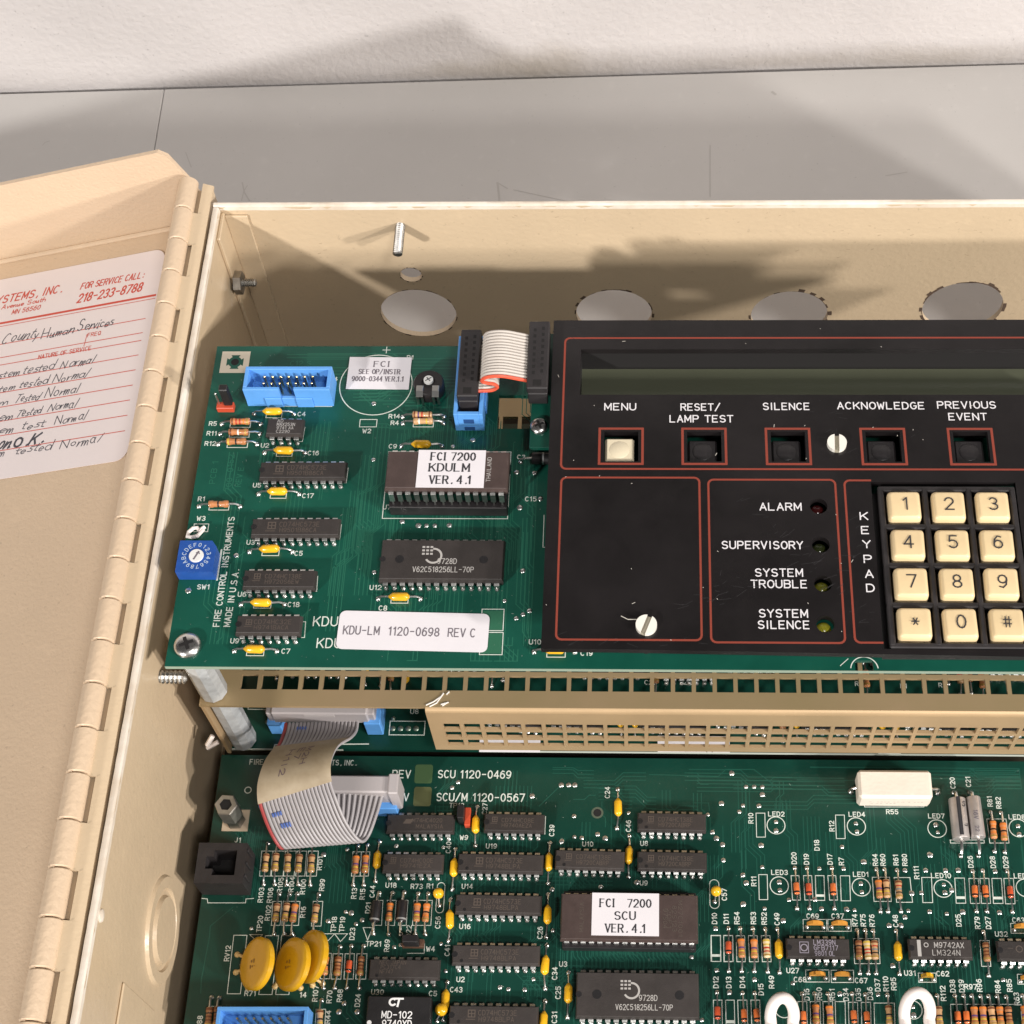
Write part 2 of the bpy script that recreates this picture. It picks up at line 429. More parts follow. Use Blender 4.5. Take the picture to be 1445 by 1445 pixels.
# ---------------------------------------------------------------- lettering
def arc(cx, cy, rx, ry, a0, a1, n=8):
    return [(cx + rx * math.cos(math.radians(a0 + (a1 - a0) * k / n)), cy + ry * math.sin(math.radians(a0 + (a1 - a0) * k / n))) for k in range(n + 1)]
HW = random.Random(21)
G = {
 'A': [[(0, 0), (2, 6), (4, 0)], [(0.7, 2), (3.3, 2)]], 'B': [[(0, 0), (0, 6), (2.6, 6)] + arc(2.6, 4.6, 1.3, 1.4, 90, -90, 5) + [(0, 3.2)], [(2.6, 3.2)] + arc(2.6, 1.6, 1.4, 1.6, 90, -90, 5) + [(0, 0)]],
 'C': [arc(2.1, 3, 2.1, 3, 50, 310, 10)], 'D': [[(0, 0), (0, 6), (1.8, 6)] + arc(1.8, 3, 2.2, 3, 90, -90, 7) + [(0, 0)]],
 'E': [[(3.6, 6), (0, 6), (0, 0), (3.6, 0)], [(0, 3.1), (3, 3.1)]], 'F': [[(3.6, 6), (0, 6), (0, 0)], [(0, 3.1), (2.9, 3.1)]],
 'G': [arc(2.1, 3, 2.1, 3, 50, 330, 10) + [(4, 2.8), (2.4, 2.8)]], 'H': [[(0, 0), (0, 6)], [(4, 0), (4, 6)], [(0, 3), (4, 3)]], 'I': [[(0.7, 0), (0.7, 6)]],
 'J': [[(3.4, 6), (3.4, 1.6)] + arc(1.9, 1.5, 1.5, 1.5, 0, -170, 5)], 'K': [[(0, 0), (0, 6)], [(4, 6), (0, 2.2)], [(1.4, 3.6), (4, 0)]], 'L': [[(0, 6), (0, 0), (3.5, 0)]],
 'M': [[(0, 0), (0, 6), (2.2, 1.4), (4.4, 6), (4.4, 0)]], 'N': [[(0, 0), (0, 6), (4, 0), (4, 6)]], 'O': [arc(2.1, 3, 2.1, 3, 90, 450, 14)],
 'P': [[(0, 0), (0, 6), (2.4, 6)] + arc(2.4, 4.4, 1.5, 1.6, 90, -90, 6) + [(0, 2.8)]], 'Q': [arc(2.1, 3, 2.1, 3, 90, 450, 14), [(2.4, 1.6), (4, -0.2)]],
 'R': [[(0, 0), (0, 6), (2.4, 6)] + arc(2.4, 4.5, 1.5, 1.5, 90, -90, 6) + [(0, 3)], [(2, 3), (4, 0)]],
 'S': [arc(2, 4.5, 1.8, 1.5, 30, 270, 8) + arc(2, 1.5, 1.9, 1.5, 90, -150, 8)], 'T': [[(0, 6), (4, 6)], [(2, 6), (2, 0)]], 'U': [[(0, 6), (0, 1.8)] + arc(2, 1.9, 2, 1.9, 180, 360, 7) + [(4, 6)]],
 'V': [[(0, 6), (2, 0), (4, 6)]], 'W': [[(0, 6), (1.1, 0), (2.3, 4.4), (3.5, 0), (4.6, 6)]], 'X': [[(0, 0), (4, 6)], [(0, 6), (4, 0)]], 'Y': [[(0, 6), (2, 3), (4, 6)], [(2, 3), (2, 0)]],
 'Z': [[(0, 6), (4, 6), (0, 0), (4, 0)]], '0': [arc(2, 3, 1.9, 3, 90, 450, 12)], '1': [[(0.5, 4.7), (2.0, 6), (2.0, 0)]], '2': [arc(2, 4.3, 1.9, 1.7, 170, -30, 7) + [(0.1, 0), (4, 0)]],
 '3': [arc(1.9, 4.5, 1.7, 1.5, 150, -90, 7) + arc(1.9, 1.5, 1.9, 1.5, 90, -150, 7)], '4': [[(3, 0), (3, 6), (0, 1.8), (4.1, 1.8)]], '5': [[(3.6, 6), (0.5, 6), (0.3, 3.3)] + arc(1.9, 1.9, 1.9, 1.9, 110, -150, 8)],
 '6': [arc(2, 1.9, 1.9, 1.9, 90, 450, 10), [(0.15, 2.2), (0.5, 4.4), (2, 6), (3.4, 5.5)]], '7': [[(0, 6), (4, 6), (1.4, 0)]], '8': [arc(2, 4.5, 1.6, 1.5, 90, 450, 10), arc(2, 1.5, 1.9, 1.5, 90, 450, 10)],
 '9': [arc(2, 4.1, 1.9, 1.9, 90, 450, 10), [(3.9, 3.9), (3.4, 1.4), (2, 0), (0.5, 0.5)]], '-': [[(0.5, 3), (3.5, 3)]], '/': [[(0, -0.5), (3.8, 6.5)]], '.': [[(1.8, 0), (2.1, 0.3)]], ',': [[(2, 0.4), (1.6, -0.9)]],
 ':': [[(2, 0.4), (2, 0.8)], [(2, 3.4), (2, 3.8)]], '+': [[(0.4, 3), (3.6, 3)], [(2, 1.4), (2, 4.6)]], '*': [[(0.4, 3), (3.6, 3)], [(1.1, 1.4), (2.9, 4.6)], [(2.9, 1.4), (1.1, 4.6)]],
 '#': [[(0.3, 2), (3.7, 2)], [(0.3, 4), (3.7, 4)], [(1.2, 0.4), (1.2, 5.6)], [(2.8, 0.4), (2.8, 5.6)]],
 'a': [arc(1.6, 1.6, 1.5, 1.6, 40, 400, 9), [(3.1, 3), (3, 0.6), (3.7, 0)]], 'c': [arc(1.6, 1.6, 1.5, 1.6, 40, 310, 8)], 'd': [arc(1.6, 1.6, 1.5, 1.6, 40, 400, 9), [(3.4, 6), (3.1, 0)]],
 'e': [[(0.2, 1.5), (3, 1.9)] + arc(1.6, 1.7, 1.4, 1.6, 20, 320, 8)], 'h': [[(0.4, 6), (0, 0)], [(0.2, 2)] + arc(1.6, 1.9, 1.3, 1.3, 160, 0, 5) + [(3, 0)]], 'i': [[(0.6, 3), (0.5, 0), (1.2, 0.2)], [(0.8, 4.2), (0.9, 4.5)]],
 'l': [[(0.9, 6), (0.4, 0)]], 'm': [[(0, 3), (0.1, 0), (0.9, 2.8), (1.6, 2.6), (1.7, 0), (2.6, 2.8), (3.3, 2.5), (3.4, 0)]], 'n': [[(0, 3), (0.1, 0), (1, 2.6), (2, 2.9), (2.5, 2.2), (2.6, 0), (3.2, 0.3)]],
 'o': [arc(1.6, 1.6, 1.5, 1.6, 90, 450, 9)], 'r': [[(0.2, 3), (0.3, 0), (0.9, 2.4), (2.3, 2.9)]], 's': [[(2.4, 2.8), (0.8, 2.9), (0.5, 2), (2.3, 1.2), (2, 0.1), (0.1, 0.2)]], 't': [[(1, 5), (0.8, 0.4), (2, 0.1)], [(0, 3.4), (2.4, 3.5)]],
 'u': [[(0, 3), (0.2, 0.4), (1.4, 0), (2.4, 2.9), (2.5, 0), (3.1, 0.2)]], 'v': [[(0, 3), (1.2, 0), (2.6, 3)]], 'y': [[(0, 3), (1, 0.6), (2.2, 0.8)], [(2.8, 3), (1, -2.6)]], 'k': [[(0.4, 6), (0, 0)], [(2.6, 3.2), (0.2, 1.6), (2.8, 0)]],
 'A2': [],
}
ADV = {'I': 3.2, '1': 4.2, '.': 3.0, ',': 3.0, ':': 3.2, ' ': 3.4, 'M': 6.2, 'W': 6.4, 'i': 2.0, 'l': 1.9, 't': 3.0, 'r': 3.0, 's': 3.2, 'm': 4.4, 'n': 3.9, 'u': 3.9, 'a': 4.3, 'e': 3.8, 'o': 3.9, 'd': 4.2, 'c': 3.6, 'v': 3.4, 'y': 3.6, 'h': 3.8, 'k': 3.6}
def text_width(s, adv=5.7): return sum(ADV.get(c, adv) for c in s) - 1.7
def letters(mb, s, x, y, h, z, rot=0.0, wd=None, width=None, align='c', shear=0.0, jitter=0.0, serif=False, f=None):
    """stroke lettering, cap height h; (x, y) is the middle of the line"""
    k = h / 6.0
    tw = text_width(s)
    kx = k if width is None else width / tw
    wd = wd or h * 0.15
    ca, sa = math.cos(rot), math.sin(rot)
    X = {'c': -tw * kx / 2, 'l': 0.0}[align]
    def T(px_, py_):
        a = px_ + shear * py_; b = py_
        return (x + a * ca - b * sa, y + a * sa + b * ca)
    for ch in s:
        jy = HW.uniform(-1, 1) * jitter; js = 1 + HW.uniform(-0.22, 0.22) * (jitter > 0.2); jh = HW.uniform(-0.2, 0.2) * (jitter > 0.2); jx = 1 + HW.uniform(-0.2, 0.15) * (jitter > 0.2)
        for pl in G.get(ch, []):
            P = [(X + gx * kx * jx + jh * gy * k + (HW.uniform(-0.09, 0.09) if jitter > 0.2 else 0), (gy * js - 3) * k + jy) for gx, gy in pl]
            if not serif:
                st = MB() if f else mb
                st.stroke([T(*p) for p in P], wd, z)
                if f: mb.add([f(*q) for q in st.v], st.f)
            else:
                for i in range(len(P) - 1):
                    a, b = P[i], P[i + 1]
                    dx, dy = b[0] - a[0], b[1] - a[1]
                    L = math.hypot(dx, dy) or 1
                    w_ = wd * (0.75 + 0.75 * abs(dy) / L * (0.62 if dx * dy > 0.05 * L * L and ch in 'AVMKUN7/' else 1))
                    mb.stroke([T(*a), T(*b)], w_, z)
                for q, o in ((P[0], P[1]), (P[-1], P[-2])):
                    if abs(q[0] - o[0]) < abs(q[1] - o[1]) * 0.75 and len(P) < 6 and ch not in '0123456789/.,-SC':
                        mb.stroke([T(q[0] - h * 0.13, q[1]), T(q[0] + h * 0.13, q[1])], wd * 0.55, z + 0.004)
        X += ADV.get(ch, 5.7) * kx
    return mb
def sans(mb, s, x, y, width, z, height, rot=0.0, shear=0.0, wt=0.155):
    """plain even-weight lettering; (x, y) is the middle of the line at half cap height"""
    return letters(mb, s, x, y, height, z, rot, height * wt, width=width, shear=shear)

# ================================================================ table and wall
def painted(name, base, dark, scale, rough, bump, bscale, streak=False):
    m = pm(name, base, rough, col2=dark, scale=scale, bump=bump, bscale=bscale, detail=6)
    return m
TABLEM = pm('grey_table_laminate', (0.515, 0.498, 0.48), 0.48, var=0.06, scale=5, bump=0.03, bscale=200, detail=6, speck=0.25)
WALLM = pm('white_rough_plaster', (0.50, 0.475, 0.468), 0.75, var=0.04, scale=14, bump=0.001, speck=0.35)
def wall_nodes(m):
    nt = m.node_tree
    b = nt.nodes['Principled BSDF']
    tc = nt.nodes.new('ShaderNodeTexCoord')
    prev = None
    for sc_, st, kind in ((55, 0.14, 0), (320, 0.20, 0), (30, 0.12, 1)):
        if kind == 0:
            n = nt.nodes.new('ShaderNodeTexNoise'); n.inputs['Scale'].default_value = sc_; n.inputs['Detail'].default_value = 5
            nt.links.new(tc.outputs['Object'], n.inputs['Vector']); h = n.outputs['Fac']
        else:
            n = nt.nodes.new('ShaderNodeTexVoronoi'); n.inputs['Scale'].default_value = sc_
            nt.links.new(tc.outputs['Object'], n.inputs['Vector'])
            mr = nt.nodes.new('ShaderNodeMapRange'); mr.inputs['From Max'].default_value = 0.18
            nt.links.new(n.outputs['Distance'], mr.inputs['Value']); h = mr.outputs[0]
        bp = nt.nodes.new('ShaderNodeBump'); bp.inputs['Strength'].default_value = st; bp.inputs['Distance'].default_value = 0.0025 if kind == 0 else 0.0012
        nt.links.new(h, bp.inputs['Height'])
        if prev is not None: nt.links.new(prev, bp.inputs['Normal'])
        prev = bp.outputs[0]
    nt.links.new(prev, b.inputs['Normal'])
wall_nodes(WALLM)
def tint_patch(m, cx, cz, rx, rz, col, amount):  # blends a soft noisy ellipse of another colour into the base colour
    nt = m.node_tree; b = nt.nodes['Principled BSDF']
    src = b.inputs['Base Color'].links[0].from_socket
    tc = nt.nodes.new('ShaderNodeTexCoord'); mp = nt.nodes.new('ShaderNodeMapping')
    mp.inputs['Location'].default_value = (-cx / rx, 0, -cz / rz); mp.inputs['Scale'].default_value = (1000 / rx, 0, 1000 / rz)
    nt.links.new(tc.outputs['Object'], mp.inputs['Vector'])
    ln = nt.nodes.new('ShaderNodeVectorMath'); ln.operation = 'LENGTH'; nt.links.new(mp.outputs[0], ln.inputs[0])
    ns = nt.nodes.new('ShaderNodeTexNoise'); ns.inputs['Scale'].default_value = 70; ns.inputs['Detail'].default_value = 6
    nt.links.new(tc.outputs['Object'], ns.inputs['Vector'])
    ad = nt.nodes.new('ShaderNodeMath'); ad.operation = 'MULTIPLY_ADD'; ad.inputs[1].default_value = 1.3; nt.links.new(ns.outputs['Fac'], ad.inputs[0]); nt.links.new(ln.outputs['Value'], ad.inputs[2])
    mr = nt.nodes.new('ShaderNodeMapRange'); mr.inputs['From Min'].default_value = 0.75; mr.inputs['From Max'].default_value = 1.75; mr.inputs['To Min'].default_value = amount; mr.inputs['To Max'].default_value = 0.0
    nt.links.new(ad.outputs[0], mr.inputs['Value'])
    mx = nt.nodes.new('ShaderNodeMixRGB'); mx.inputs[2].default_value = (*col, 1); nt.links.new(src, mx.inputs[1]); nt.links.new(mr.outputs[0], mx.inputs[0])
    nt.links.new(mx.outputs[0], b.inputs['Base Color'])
# the wall line runs slightly askew to the cabinet
wa = math.atan2(539.52 - 525.87, 163.16 + 289.34)
wdir = Vector((math.cos(wa), math.sin(wa)))
wn = Vector((-wdir.y, wdir.x))
W0 = Vector((-289.34, 525.87))
Rw = Matrix.Rotation(wa, 3, 'Z')
for u_, rx_, rz_, am_ in ((765, 38, 16, 0.75), (640, 30, 7, 0.5), (1300, 60, 9, 0.45), (1080, 45, 6, 0.3)):  # darker grey-brown patches along the foot of the wall
    q_ = at(u_, 105, TABLE); tint_patch(WALLM, (Vector((q_.x, q_.y)) - W0).dot(wdir), 2, rx_, rz_, (0.36, 0.325, 0.285), am_)
SEAM = at(217, 215, TABLE)
mb = MB()
seam_t = (Vector((SEAM.x, SEAM.y)) - W0).dot(wdir)
mb.box(-900, -1000, -25, seam_t - 0.13, -3.2, 0, 0.3)
tt = mb.build('table_top', TABLEM, None, (W0.x, W0.y, TABLE), R=Rw); tag(tt, 'smooth pale grey table top under the cabinet', 'table', kind='structure')
mb = MB().box(seam_t + 0.13, -1000, -25, 1500, -3.2, 0, 0.3)
o = mb.build('table_top_panel', TABLEM, tt, (W0.x, W0.y, TABLE), R=Rw)
mb = MB().box(-900, -1000, -30, 1500, 0, -26)
mb.build('table_underlay', pm('dark_underlay', (0.03, 0.028, 0.027), 0.8), tt, (W0.x, W0.y, TABLE), R=Rw)
# plaster wall: a finely modelled uneven face
mb = MB(); nx, nz = 150, 60
vs = []
rg = random.Random(3)
ph = [(rg.uniform(0.01, 0.06), rg.uniform(0.02, 0.09), rg.uniform(0, 6.3), rg.uniform(0.10, 0.32)) for _ in range(14)]
for i in range(nx + 1):
    for j in range(nz + 1):
        x = -450 + 1500 * i / nx; z = -40 + 454 * (j / nz) ** 1.15
        y = sum(a * math.sin(x * fx + z * fz + p) for fx, fz, p, a in ph)
        vs.append((x, y * 0.8, z))
fs = [(i * (nz + 1) + j, (i + 1) * (nz + 1) + j, (i + 1) * (nz + 1) + j + 1, i * (nz + 1) + j + 1) for i in range(nx) for j in range(nz)]
mb.add(vs, fs)
mb.add([(-450, 30, -40), (1050, 30, -40), (1050, 30, 414), (-450, 30, 414)], [(0, 3, 2, 1)])
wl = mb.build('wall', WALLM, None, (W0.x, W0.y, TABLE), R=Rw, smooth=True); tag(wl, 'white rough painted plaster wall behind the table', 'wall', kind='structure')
# scuffs on the table
mb = MB()
SC_ = pm('table_scuff', (0.43, 0.41, 0.39), 0.6)
for pts, wd in (([(262, 215), (266, 226), (270, 236)], 0.35), ([(342, 258), (345, 272), (352, 283)], 0.5), ([(341, 283), (344, 270), (349, 262)], 0.35),
                ([(702, 258), (704, 275), (705, 286)], 0.9), ([(702, 258), (716, 266)], 0.5), ([(150, 228), (151, 233)], 1.0), ([(1002, 205), (1002, 278)], 0.35),
                ([(60, 205), (64, 201), (70, 199)], 0.3), ([(1250, 248), (1280, 243)], 0.45), ([(1090, 130), (1094, 133)], 1.2), ([(725, 268), (800, 284)], 0.4)):
    mb.stroke([tuple(at(u, v, TABLE))[:2] for u, v in pts], wd, 0)
mb.build('table_scuffs', SC_, tt, (0, 0, TABLE + 0.06), kind='stuff')

# ================================================================ cabinet
WX, WY, RIM, BACK = -147.0, 370.0, 74.0, -24.0
cab = thing('alarm_cabinet', 'open beige steel alarm cabinet on the grey table, its door swung to the left', 'cabinet', (0, 150, TABLE))
mb = MB().box(WX - 2, -60, BACK - 1.6, 250, WY + 2, BACK)
mb.build('back_panel', CREAM, cab)
MB().box(WX + 2, -55, BACK + 0.5, 245, WY - 8, BACK + 3).build('shade_plate', pm('dark_shade_plate', (0.035, 0.028, 0.016), 0.6), cab)  # added dark plate under the boards, cuts bounce light so the gaps stay dark
# far wall with knockout holes
KO = [(-85.6, 14.0, 14.1), (-12.8, 13.6, 14.1), (52.0, 12.5, 14.1), (115.0, 17.0, 14.6)]
SM = (-85.6, 36.7, 3.9)
xs = [WX, -105, -93, -78, -66, -30, 6, 34, 70, 96, 134, 250]
ys = [BACK, -4, 30.5, 43, RIM - 0.5]
def fw(i, j):
    if j == 1 and i in (1,): return 1
    return 1
def far_state(i, j):
    x0, x1 = xs[i], xs[i + 1]
    if j == 1:
        for cx, cz, r in KO:
            if x0 < cx < x1: return (cx, cz, r)
    if j == 2 and x0 < SM[0] < x1: return SM
    return 1
xs = [WX, -102, -69.5, -29, 3.5, 35, 69, 99, 131, 250]
ys = [BACK, -3, 31.2, 42.5, RIM - 0.6]
fwall = plate(MB(), xs, ys, far_state, 2.0, lambda x, y, z: (x, WY - z, y), 36).build('far_side_wall', CREAM, cab)
mb = MB()
for cx, cz, r in KO + [SM]:   # raw, burred cut edges
    rg = random.Random(int(cx)); n = 40
    for k in range(n):
        a, b = 2 * math.pi * k / n, 2 * math.pi * (k + 1) / n
        r1 = r + (rg.random() ** 3) * 1.7 * (1 if cx > -80 else 0.4)
        mb.add([(cx + r * math.cos(a), WY - 0.06, cz + r * math.sin(a)), (cx + r * math.cos(b), WY - 0.06, cz + r * math.sin(b)),
                (cx + r1 * math.cos(b), WY - 0.06, cz + r1 * math.sin(b)), (cx + r1 * math.cos(a), WY - 0.06, cz + r1 * math.sin(a))], [(0, 1, 2, 3)])
mb.build('burred_hole_edges', pm('chipped_edge', (0.10, 0.065, 0.045), 0.7), fwall, kind='stuff')
mb = MB().lathe([(0, 1.0), (1.0, 1.0)], (0, 0, 0), (1, 0, 0), 10)
def rim_strip(x0, y0, x1, y1, seed):
    """a slightly uneven worn rim"""
    rg = random.Random(seed); m = MB(); L = math.hypot(x1 - x0, y1 - y0); n = int(L / 3)
    ux, uy = (x1 - x0) / L, (y1 - y0) / L; nxv, nyv = -uy, ux
    pr = []
    for k in range(n + 1):
        t = L * k / n
        e = [rg.uniform(-0.06, 0.06) for _ in range(3)]
        pr.append([(x0 + ux * t + nxv * o, y0 + uy * t + nyv * o, z) for o, z in ((-1.08 + e[0], -2.0), (-1.0 + e[0], -0.3), (-0.5, 0.12 + e[2] * .3), (0.5, 0.14 + e[2] * .3), (1.0 + e[1], -0.3), (1.08 + e[1], -2.0))])
    v = [p for r in pr for p in r]; f = []
    for k in range(n):
        for j in range(5): f.append((k * 6 + j, (k + 1) * 6 + j, (k + 1) * 6 + j + 1, k * 6 + j + 1))
    f += [tuple(range(6)), tuple(n * 6 + j for j in range(6))]
    return m.add(v, f)
rim_strip(WX - 2, WY + 1.0, 250, WY + 1.0, 5).build('far_rim', CREAM_WORN, cab, (0, 0, RIM), smooth=True)
mb = MB().box(WX - 2, -60, BACK, WX, WY - 0.1, RIM - 0.6)
lw = mb.build('left_side_wall', CREAM, cab)
rim_strip(WX - 1.0, WY - 0.6, WX - 1.0, -60, 6).build('left_rim', CREAM_WORN, cab, (0, 0, RIM), smooth=True)
MB().box(WX, WY - 12, BACK, WX + 1.3, WY - 0.1, RIM - 3, 0.3).build('corner_tab', CREAM, lw)
MB().box(WX + 1.3, WY - 1.2, BACK, WX + 9, WY - 0.1, RIM - 4, 0.2).build('corner_gusset', CREAM, lw)
# stud on the far wall, nut and bolt, screw point, knockout and rivet on the left wall
def threaded(mb, p, ax, L, r, pitch=0.8, tip=0.6, n=12):
    pr = [(0, r * 0.9)]; t = 0.2
    while t < L - tip:
        pr += [(t, r * 0.76), (t + pitch * 0.45, r), (t + pitch * 0.6, r)]; t += pitch
    pr += [(L - tip * .5, r * 0.8), (L, r * 0.45)]
    return mb.lathe(pr, p, ax, n)
b = on_y(565, 318, WY)
threaded(MB(), (0, 0, 0), (0, -1, 0), 13, 1.75, 0.9).build('threaded_stud', ZINC, cab, (b.x, WY - 0.02, b.z))
p = on_x(327, 399, WX)
nut = MB()
nut.lathe([(0, 4.2), (2.6, 4.2)], (0, 0, 0), (1, 0, 0), 6).build('hex_nut', DULLSTEEL, cab, (WX + 1.3, p.y, p.z))
threaded(MB(), (0, 0, 0), (1, 0, 0), 5.5, 1.5, 0.7).build('bolt_end', DULLSTEEL, cab, (WX + 3.4, p.y, p.z))
p = on_x(226, 955, WX)
threaded(MB(), (0, 0, 0), (1, 0, 0), 8.5, 2.2, 1.3, 1.4).build('screw_point', ZINC, cab, (WX - 0.05, p.y, p.z))
p = on_x(228, 1312, WX)
mb = MB()
mb.lathe([(0, 16.5), (1.0, 15.8), (1.0, 12.5), (0.2, 12.0), (0.2, 10.4), (1.5, 9.8), (1.5, 0.5)], (0, 0, 0), (1, 0, 0), 40)
mb.build('knockout', CREAM, cab, (WX, p.y, p.z), smooth=True)
p = on_x(142, 1292, WX)
MB().lathe([(0, 1.9), (0.5, 1.7), (0.8, 0.8), (0.85, 0.1)], (0, 0, 0), (1, 0, 0), 14).build('rivet', CREAM_WORN, cab, (WX, p.y, p.z), smooth=True)
p = on_x(185, 1432, WX)
MB().box(0, -9, -20, 0.8, 6, 13, 0.4).build('pressed_tab', CREAM, cab, (WX, p.y, p.z))
# scrapes in the enamel
m_ = MB(); rg = random.Random(8)
for _ in range(26):
    u, v_ = 318 + rg.uniform(-6, 10), rg.uniform(420, 478); q_ = on_x(u, v_, WX)
    m_.add([(WX + 0.05, q_.y, q_.z), (WX + 0.05, q_.y + rg.uniform(0.1, 0.4), q_.z), (WX + 0.05, q_.y + rg.uniform(0.1, 0.4), q_.z - rg.uniform(0.5, 3))], [(0, 1, 2)])
m_.build('enamel_scrapes', pm('scraped_enamel', (0.70, 0.62, 0.54), 0.6), lw, kind='stuff')
m_ = MB()
for _ in range(70):
    x_, z_ = rg.uniform(-140, 120), rg.uniform(30, 70); r_ = rg.uniform(0.08, 0.28); L_ = rg.uniform(0.1, 1.4); a_ = rg.uniform(-0.5, 0.5)
    m_.add([(x_, WY - 0.05, z_), (x_ + L_, WY - 0.05, z_ + L_ * a_), (x_ + L_, WY - 0.05, z_ + L_ * a_ + r_), (x_, WY - 0.05, z_ + r_)], [(0, 1, 2, 3)])
m_.build('enamel_nicks', pm('nicked_enamel', (0.40, 0.30, 0.20), 0.6), fwall, kind='stuff')
# ---- hinge
hinge = MB().tube([(0, 378, 0), (0, -60, 0)], 1.6, 8).build('hinge', pm('dark_hinge_gap', (0.07, 0.045, 0.025), 0.7), cab, (-158.3, 0, 75.5))
pitch = 13.55
def knuckle_mesh(L):
    m = MB(); n = 12; pr = []
    m.lathe([(0, 3.0), (0.35, 3.4), (L - 0.35, 3.4), (L, 3.0)], (0, 0, 0), (0, -1, 0), 18)
    me = m.mesh('knuckle', CREAM_DOOR); shade(me); return me
KN = knuckle_mesh(pitch - 0.35)
y = 379.6; k = 0
LEAF_A = MB().add([(0, 0, 0), (7.0, 0, -2.8), (7.0, -pitch, -2.8), (0, -pitch, 0), (0, 0, -1), (7.0, 0, -3.8), (7.0, -pitch, -3.8), (0, -pitch, -1)],
                  [(0, 1, 2, 3), (4, 7, 6, 5), (0, 4, 5, 1), (1, 5, 6, 2), (2, 6, 7, 3), (3, 7, 4, 0)]).mesh('leaf', CREAM)
LEAF_B = MB().add([(3.6, 0, -1.5), (7.0, 0, -2.8), (7.0, -pitch, -2.8), (3.6, -pitch, -1.5), (3.6, 0, -4), (7.0, 0, -3.8), (7.0, -pitch, -3.8), (3.6, -pitch, -4)],
                  [(0, 1, 2, 3), (4, 7, 6, 5), (0, 4, 5, 1), (1, 5, 6, 2), (2, 6, 7, 3), (3, 7, 4, 0)]).mesh('leaf', CREAM)
MB().box(-156.0, -60, 50, -150.15, 378, 73.0).build('hinge_plate', CREAM, hinge)
while y > 60:
    put('knuckle', KN, hinge, (-158.3, y - 0.1, 75.5))
    put('leaf', LEAF_B if k % 2 == 0 else LEAF_A, hinge, (-157.2, y, 77.2 - 0.9))
    y -= pitch; k += 1
# ---- door, dropped fifteen degrees below level
DA = math.radians(15)
DO = Vector((-158.3, 0, 75.5))
DD = Vector((-math.cos(DA), 0, -math.sin(DA)))
DN = Vector((-math.sin(DA), 0, math.cos(DA)))
RD = Matrix((( -DD.x, 0, DN.x), (0, 1, 0), (-DD.z, 0, DN.z)))      # local x runs back towards the hinge, z out of the door's inner face
def on_door(u, v, off=-22.0):
    d = ray(u, v)
    o_ = DO + DN * off
    t = (o_ - CAMP).dot(DN) / d.dot(DN)
    P = CAMP + d * t
    return -(P - DO).dot(DD), P.y
door = MB().box(-300, -60, -23.4, -1.2, 381.5, -22.0).build('door', CREAM_DOOR, cab, DO, R=RD)
fy = 381.5
prof = [(-300, -22), (-1.0, -22), (-0.6, -1.5), (-2.2, 11.5), (-4.5, 14.2), (-300, 14.2)]
mb = MB()
n = len(prof)
mb.add([(x, fy, z) for x, z in prof] + [(x, fy + 1.5, z) for x, z in prof], [tuple(range(n)), tuple(range(n, 2 * n))[::-1]] + [(i, n + i, n + (i + 1) % n, (i + 1) % n) for i in range(n)])
mb.build('top_flange', CREAM_DOOR, door, DO, R=RD)
MB().tube([(-300, fy - 0.6, -21.6), (-1.2, fy - 0.6, -21.6)], 1.0, 8).build('fold_edge', CREAM_DOOR, door, DO, R=RD, smooth=True)
MB().box(-2.6, -60, -22.0, -1.2, fy - 0.2, -2.0).build('hinge_flange', CREAM_DOOR, door, DO, R=RD)
mb = MB().add([(-2.9, 379, 1.6), (0, 379, 3.2), (0, -60, 3.2), (-2.9, -60, 1.6), (-2.9, 379, -3), (-1.2, 379, -3), (-1.2, -60, -3), (-2.9, -60, -3)], [(0, 3, 2, 1), (4, 5, 6, 7), (0, 1, 5, 4), (1, 2, 6, 5), (2, 3, 7, 6), (3, 0, 4, 7)])
mb.build('door_leaf', CREAM_DOOR, door, DO, R=RD)

# ---- service record label on the door
lab = thing('service_label', 'white service record sheet with red rules and handwriting on the open door', 'label', DO + DD * 60 + DN * -22 + Vector((0, 310, 0)))
LZ = -21.6
x0 = -130.0
c_tr = on_door(238, 352); c_br = on_door(176, 648)
xr = (c_tr[0] + c_br[0]) / 2; yt = c_tr[1] + 0.5; yb = c_br[1] - 0.5
def rrect(x0, y0, x1, y1, r, n=5, which='1111'):
    out = []
    for (cx, cy, a0), w_ in zip(((x1 - r, y1 - r, 0), (x0 + r, y1 - r, 90), (x0 + r, y0 + r, 180), (x1 - r, y0 + r, 270)), which):
        if w_ == '1': out += arc(cx, cy, r, r, a0, a0 + 90, n)
        else: out.append({0: (x1, y1), 90: (x0, y1), 180: (x0, y0), 270: (x1, y0)}[a0])
    return out
MB().prism(rrect(x0, yb, xr, yt, 4.5), LZ - 0.2, LZ).build('paper_sheet', PAPER, lab, DO, R=RD)
mb = MB()
Z1 = LZ + 0.05
def dline(m, u0, v0, u1, v1, wd):
    a = on_door(u0, v0, LZ); b2 = on_door(u1, v1, LZ)
    if u0 <= 0: a = (-128, a[1] + (a[0] + 128) * 0.0)
    m.stroke([a, (b2[0], b2[1])], wd, Z1)
for u0, v0, u1, v1, wd in ((0, 454, 219, 416.5, 0.9), (0, 459, 219, 421, 0.25), (0, 486, 205, 449.5, 0.3), (0, 504.5, 201, 469.5, 0.3), (0, 516, 199, 480.5, 0.3),
                           (0, 536, 195, 501, 0.3), (0, 555, 191, 522, 0.3), (0, 574.5, 187, 543.5, 0.3), (0, 593.5, 183, 564.5, 0.3), (0, 614, 179.5, 586, 0.3), (0, 634, 176, 608, 0.3)):
    a = on_door(u0, v0, LZ); b2 = on_door(u1, v1, LZ)
    ym = b2[1]
    mb.stroke([(-128, ym), (b2[0], ym)], wd, Z1)
